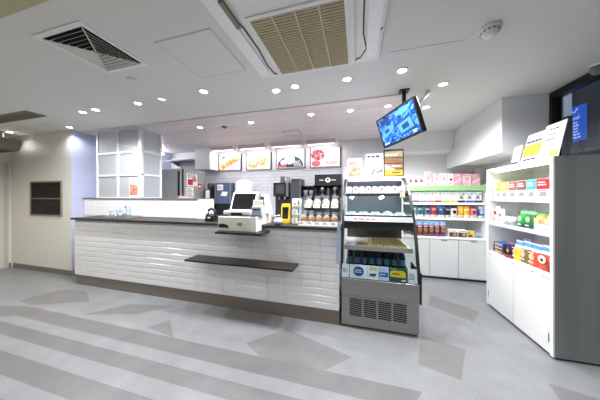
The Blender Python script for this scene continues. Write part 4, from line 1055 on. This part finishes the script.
# upper row cartons with white fronts and coloured feet
UP = [('purple', M['purple']), ('slate', mat('#6D7896', .5)), ('rose', M['rose']), ('red', M['red']), ('lime', M['lime']), ('yellow', M['yellow']), ('navy', M['navy']), ('blue', M['blue']), ('black', M['dgrey'])]
for k, (nm, c) in enumerate(UP):
    x = .965 + k*.1125
    carton('tea_box', f'white box with a {nm} foot, {ORD[k]} from the left on the third back shelf', 'box', (x, YS, 1.2585), .108, .175, .08, M['white2'],
           [('r', -.052, .002, .052, .035, c), ('p', [(-.03, .055), (.03, .055), (.022, .115), (-.018, .12)], M['grey'] if k > 5 else M['lpink']), ('c', .03, .14, .014, .014, c), ('l', -.045, .13, .01, .16, 2, M['mgrey'])], lid=M['card'])
# top row
TOP = [(.844, .927, .15, M['white2'], 'b', 'white pouch with a brown bean picture at the left end of the top back shelf'), (.93, 1.009, .15, M['white2'], 'b', 'white pouch with a brown bean picture, second on the top back shelf'),
       (1.012, 1.09, .15, M['white2'], 'b', 'white pouch with a brown bean picture, third on the top back shelf'), (1.1, 1.215, .25, M['lpink'], 'p', 'tall pale pink pouch standing above its neighbours on the top back shelf'),
       (1.24, 1.327, .2, M['lpink'], 'p', 'pink and white box right of the tall pink pouch'), (1.34, 1.44, .21, M['white2'], 'p', 'white box with pink marks in the middle of the top back shelf'),
       (1.45, 1.53, .2, M['white2'], 'r', 'white box with a red dot on the top back shelf'), (1.535, 1.645, .2, M['pink'], 'w', 'pink box left of the broad pink boxes on the top back shelf'),
       (1.655, 1.78, .19, M['lpink'], 'p', 'broad pale pink box second from the right on the top back shelf'), (1.787, 1.9, .19, M['pink'], 'w', 'broad pink box with a slanted band at the right end of the top back shelf')]
for k, (x0, x1, h, c, kind, lab) in enumerate(TOP):
    w = x1-x0-.004; x = (x0+x1)/2
    it = {'b': [('c', 0, .09, .026, .03, M['brown']), ('c', .008, .095, .012, .014, M['tan']), ('l', -.03, .01, .03, .045, 2, M['mgrey'])],
          'p': [('c', 0, h*.55, w*.25, h*.16, M['pink']), ('l', -w*.4, .01, w*.4, .05, 2, M['rose']), ('l', -w*.4, h*.78, w*.4, h*.92, 2, M['rose'])],
          'r': [('c', 0, .1, .022, .022, M['red']), ('l', -.03, .01, .03, .06, 3, M['mgrey'])],
          'w': [('p', [(-w/2, .02), (w/2, h*.45), (w/2, h*.7), (-w/2, h*.3)], M['lpink']), ('l', -w*.4, h*.75, w*.4, h*.92, 2, M['paper'])]}[kind]
    if kind == 'b' or k == 3: pouch('coffee_bag' if kind == 'b' else 'sweets_pouch', lab, 'pouch', (x, YS, 1.5405), w, h, .07, [(1, c)], 0, None, it, k+50)
    else: carton('sweets_box', lab, 'box', (x, YS, 1.5405), w, h, .09, c, it)
carton('storage_carton', 'flat dark brown carton lying behind the pink boxes under the bulkhead', 'box', (1.72, 4.22, 1.5405), .34, .225, .2, M['brown'], [('l', -.12, .12, .12, .2, 2, M['rose'])])

# gondola cabinet on the right
t = thing('display_cabinet', 'tall white lit shelf cabinet with grey side panel on the right', 'cabinet', (1.77, 2.72, 0))
XA, XB, YA, YB = 1.56, 2.03, 2.25, 3.19
obj('side_panel', B().box(XA+.012, YA, .02, XB, YA+.018, 1.69), ramp_mat('grey_woodgrain', [(.3, '#7A7D7C'), (.7, '#8E9190')], 5, (1, 1, .08), 5, .45, distort=.4), t)
obj('side_panel', B().box(XA+.012, YB-.018, .02, XB, YB, 1.69), M['white'], t)
obj('front_stile', B().box(XA, YA, .02, XA+.0115, YA+.03, 1.69).box(XA, YB-.03, .02, XA+.0115, YB, 1.69), M['white2'], t)
obj('back_panel', B().box(XB-.015, YA+.0185, .70, XB-.0005, YB-.0185, 1.665).box(XB-.017, 2.735, .70, XB-.0155, 2.739, 1.665), M['white2'], t)
obj('roof', B().box(XA+.002, YA+.0305, 1.66, XB, YB-.0305, 1.69), M['white2'], t)
obj('plinth', B().box(XA+.03, YA+.02, 0, XB-.01, YB-.02, .0195), M['dgrey'], t)
obj('lower_carcass', B().box(XA+.02, YA+.0185, .02, XB-.001, YB-.0185, .665), M['white'], t)
for y0, y1, hy in ((YA+.032, 2.715, 1), (2.72, YB-.032, 0)):
    d = obj('door', B().box(XA, y0, .03, XA+.0195, y1, .652), M['white'], t, .003)
    hy_ = y0+.002 if hy else y1-.012
    obj('hinge', B().box(XA-.003, hy_, .12, XA-.0003, hy_+.01, .2), M['steel'], d)
obj('worktop', B().box(XA-.004, YA+.0305, .6655, XB-.016, YB-.0305, .685), M['white2'], t)
s1_ = obj('upper_shelf', B().box(XA+.03, YA+.0185, 1.315, XB-.0155, YB-.0185, 1.335), M['white2'], t)
obj('price_rail', B().prism([(XA+.022, 1.30), (XA+.0295, 1.30), (XA+.0295, 1.345), (XA+.026, 1.345)], YA+.02, YB-.02, 'y') if False else B().box(XA+.022, YA+.03, 1.303, XA+.0295, YB-.03, 1.343), mat('#C4CACE', .4), s1_)
s2_ = obj('middle_shelf', B().box(XA+.02, YA+.0185, 1.02, XB-.0155, YB-.0185, 1.04), M['white2'], t)
obj('price_rail', B().box(XA+.012, YA+.03, 1.008, XA+.0195, YB-.03, 1.048), mat('#C4CACE', .4), s2_)
obj('light_tube', B().tube([(XA+.06, YA+.06, 1.648), (XA+.06, YB-.06, 1.648)], .007), emit_mat('cabinet_tube', '#FDFFD8', E_T), t)
for x, z in ((XA+.06, 1.306), (XA+.05, 1.011)): obj('light_tube', B().tube([(x, YA+.06, z), (x, YB-.06, z)], .005), emit_mat('cabinet_tube_low', '#F8FFFF', E_T*.9), t)
XF = 1.605; RZ = -PI/2
def G(y, z, x=XF): return (x, y, z)
g1 = [(3.12, .075, 'white and red slim pack at the far end of the cabinet top shelf', M['white2'], M['red'], 'bare'),
      (3.075, .10, 'green and white carton on the cabinet top shelf', M['lime'], None, 'two'), (2.965, .115, 'yellow and white carton on the cabinet top shelf', mat('#DCDC3A', .5), None, 'two'),
      (2.84, .125, 'brown-red and white carton right of the yellow one on the cabinet top shelf', mat('#9A5F58', .5), None, 'two'), (2.708, .125, 'brown-red and white carton left of the blue one on the cabinet top shelf', mat('#8E5450', .5), None, 'two'),
      (2.585, .105, 'sky blue and white carton on the cabinet top shelf', M['sky'], None, 'two'), (2.447, .145, 'broad red and white carton at the near end of the cabinet top shelf', M['red'], None, 'two')]
g1[0] = (3.125 - .0, ) + g1[0][1:]
ys = [3.138, 3.05, 2.935, 2.805, 2.675, 2.55, 2.415]
for y, (yy, w, lab, c, c2, kind) in zip(ys, g1):
    w = {3.138: .05, 3.05: .10, 2.935: .115, 2.805: .125, 2.675: .125, 2.55: .11, 2.415: .145}[y]
    if kind == 'bare': it = [('l', -.02, .02, .02, .16, 6, M['red'])]; body = M['white2']
    else: it = [('r', -w/2+.001, .085, w/2-.001, .178, c), ('l', -w*.38, .115, w*.38, .16, 2, M['paper']), ('p', [(-w*.3, .02), (w*.3, .02), (w*.2, .065), (-w*.25, .06)], M['grey']), ('l', -w*.4, .066, w*.4, .08, 1, c)]; body = M['white2']
    carton('tea_carton', lab, 'box', G(y, 1.3355, XF), w, .18, .09, body, it, RZ, lid=M['card'] if kind == 'bare' else c)
# second shelf
for k, (y, h, lab) in enumerate(((3.11, .2, 'white pouch with a red round badge at the far end of the cabinet middle shelf'), (3.02, .17, 'white pouch with a rose badge, second on the cabinet middle shelf'))):
    pouch('sweets_pouch', lab, 'pouch', G(y, 1.0405), .08, h, .06, [(.3, M['lpink']), (1, M['white2'])], RZ, None, [('c', 0, h*.6, .024, .024, M['red'] if k == 0 else M['rose']), ('l', -.03, .02, .03, .06, 2, M['rose'])], k)
for k, y in enumerate((2.925, 2.84)):
    pouch('clear_snack_bag', f'{["left", "right"][k]} of two low silvery grey bags on the cabinet middle shelf', 'bag', G(y, 1.0405), .085, .095, .06, [(.5, mat('#8E9195', .3)), (1, mat('#C6C9CC', .3))], RZ, None, [('l', -.03, .03, .03, .06, 2, M['paper'])], k+4)
pouch('snack_bag', 'red tipped white bag behind the green bags on the cabinet middle shelf', 'bag', G(2.755, 1.0405, XF+.09), .09, .16, .06, [(.75, M['white2']), (1, M['red'])], RZ, None, None, 9)
for k, (y, c, lab) in enumerate(((2.70, M['green'], 'bright green bag, left of two on the cabinet middle shelf'), (2.595, mat('#2A6B3A', .45), 'deep green bag, right of two on the cabinet middle shelf'))):
    pouch('snack_bag', lab, 'bag', G(y, 1.0405), .105, .175, .08, [(.25, M['dgreen']), (.8, c), (1, mat('#6FB36F', .45))], RZ, None, [('c', 0, .09, .03, .028, mat('#9CCB8C', .5)), ('l', -.035, .02, .035, .04, 1, M['card'])], k+11)
for k, (y, lab) in enumerate(((2.49, 'olive and tan bag next to the green ones on the cabinet middle shelf'), (2.375, 'olive and tan bag at the near end of the cabinet middle shelf'))):
    pouch('snack_bag', lab, 'bag', G(y, 1.0405), .11, .17, .08, [(.35, M['card']), (.75, M['tan']), (.85, mat('#A08A3A', .5)), (1, mat('#5B8A4A', .5))], RZ, None, [('r', -.03, .07, .03, .11, mat('#E3CF8E', .5)), ('l', -.035, .015, .035, .045, 2, M['mgrey'])], k+15)
# bottom shelf on the worktop
for k in range(3):
    carton('flat_pack', f'{["lowest", "middle", "top"][k]} flat dark box in the pile at the far end of the cabinet worktop', 'box', G(3.05, .6855 + k*.042), .19 - k*.008, .041, .12, [M['dgrey'], mat('#4D4A52', .5), mat('#3D5A94', .5)][k], [('r', -.06, .008, .02, .032, M['tan']), ('l', .03, .01, .08, .03, 1, M['card'])], RZ)
pouch('snack_bag', 'blue bag behind the flat boxes on the cabinet worktop', 'bag', G(2.96, .6855, XF+.19), .12, .2, .07, [(.6, M['blue']), (1, mat('#B9CBEA', .4))], RZ, None, [('c', 0, .1, .03, .03, M['paper'])], 3)
t = thing('round_tub', 'dark purple round picture tub between the flat boxes and the yellow bag', 'tub', G(2.886, .6855, XF+.055), RZ, local=True)
obj('tub', B().lathe([(.045, 0), (.055, .13), (.055, .14)], n=20), mat('#3E3358', .4), t)
obj('lid', B().lathe([(.058, .1405), (.058, .155), (0, .158)]), M['purple'], t)
bb, mm = deco([('c', 0, .07, .026, .026, M['maroon']), ('c', 0, .07, .015, .015, M['tan'])], -.053); obj('label_print', bb, mm, t)
carton('flat_pack', 'low brown box in front of the purple tub on the cabinet worktop', 'box', G(2.865, .6855, XF-.035), .16, .03, .03, M['maroon'], [('l', -.06, .008, .06, .022, 1, M['tan'])], RZ)
def cup_pouch(y, w, h, lab, mid, seed, badge=None):
    pouch('snack_bag', lab, 'bag', G(y, .6855), w, h, .1, [(.18, mid), (.66, mid), (.76, M['paper']), (1, mat('#4E86C8', .4))], RZ, None,
          badge or [('c', 0, h*.42, w*.3, h*.14, mat('#E9B48A', .5)), ('l', -w*.35, h*.14, w*.35, h*.24, 2, M['card']), ('l', -w*.35, h*.57, w*.35, h*.64, 1, M['card'])], seed, mat('#DCE8F5', .4))
cup_pouch(2.775, .10, .205, 'yellow bag with a blue top on the cabinet worktop', M['yellow'], 21)
cup_pouch(2.665, .11, .215, 'brown and green picture bag with a blue top right of the yellow bag', mat('#7A6A3A', .45), 22)
cup_pouch(2.55, .115, .215, 'orange-red bag with a blue top in the middle of the cabinet worktop', mat('#D9532A', .45), 23)
cup_pouch(2.43, .12, .225, 'dark orange bag with a white oval and blue top on the cabinet worktop', mat('#B8452A', .45), 24, [('c', 0, .1, .042, .036, M['card']), ('c', 0, .095, .02, .016, M['brown'])])
cup_pouch(2.322, .085, .225, 'black-footed orange bag with a blue top at the near end of the cabinet worktop', mat('#C9552C', .45), 25, [('r', -.035, .004, .035, .06, M['black']), ('c', 0, .11, .026, .026, M['tan'])])
# price tags along the front of the cabinet worktop
b = 0
for k in range(6):
    flat_sign('price_tag', f'small white price tag, {ORD[k]} from the far end along the cabinet worktop edge', 'price tag', (XA-.0045, 3.02 - k*.125, .655), .075, .04, [('l', -.03, .006, .03, .034, 2, M['mgrey'])], RZ, -.25, .0015)
# boards leaning on the cabinet roof
def topsign(lab, y, w, h, items, lean, x=1.60): return flat_sign('price_board', lab, 'sign', (x, y, 1.6905), w, h, items, RZ, lean, .005, mat('#C6C7C8', .7))

topsign('small white card with a dark foot, leftmost board on the cabinet roof', 2.77, .12, .2, [('r', -.055, .004, .045, .03, M['dgrey']), ('l', -.04, .06, .045, .17, 3, M['grey'])], -.2)
topsign('white board with a big orange panel on the cabinet roof', 2.575, .23, .29, [('r', -.11, .06, .1, .18, M['orange']), ('l', -.1, .075, .08, .165, 3, mat('#D98A2A', .5)), ('l', -.08, .01, .1, .045, 1, M['ink']), ('l', -.1, .185, .1, .23, 1, M['ink']), ('l', -.03, .24, .08, .27, 1, M['grey'])], -.25)
topsign('white board with dark lines and an orange corner picture on the cabinet roof', 2.36, .20, .31, [('l', -.05, .25, .08, .275, 1, M['ink']), ('l', -.06, .205, .05, .225, 1, M['ink']), ('l', -.07, .16, .03, .18, 1, M['ink']), ('c', .02, .105, .035, .025, mat('#E6A58C', .6)), ('r', .015, .01, .085, .065, M['orange']), ('c', .05, .045, .022, .016, M['tan']), ('l', -.09, .02, .0, .045, 1, M['grey'])], -.2)

# ------------------------------------------------------------------ world, camera, render look
w = bpy.data.worlds.new('ambient_fill'); S.world = w; w.use_nodes = True  # even fill light added through the open side behind the camera
bg = w.node_tree.nodes['Background']; bg.inputs[0].default_value = (.93, .97, 1, 1); bg.inputs[1].default_value = E_W
cd = bpy.data.cameras.new('camera'); cam = bpy.data.objects.new('camera', cd); COL.objects.link(cam)
cd.sensor_width = 36; cd.lens = 36*212/600; cd.shift_y = -3/600; cd.clip_start = .02
cam.location = (0, 0, 1.35); cam.rotation_euler = (PI/2, 0, math.atan2(58, 212))
S.camera = cam
S.view_settings.view_transform = 'Standard'; S.view_settings.look = 'None'; S.view_settings.gamma = 1
S.view_settings.use_curve_mapping = False
S.view_settings.exposure = EXPO
S.world.light_settings.distance = 1
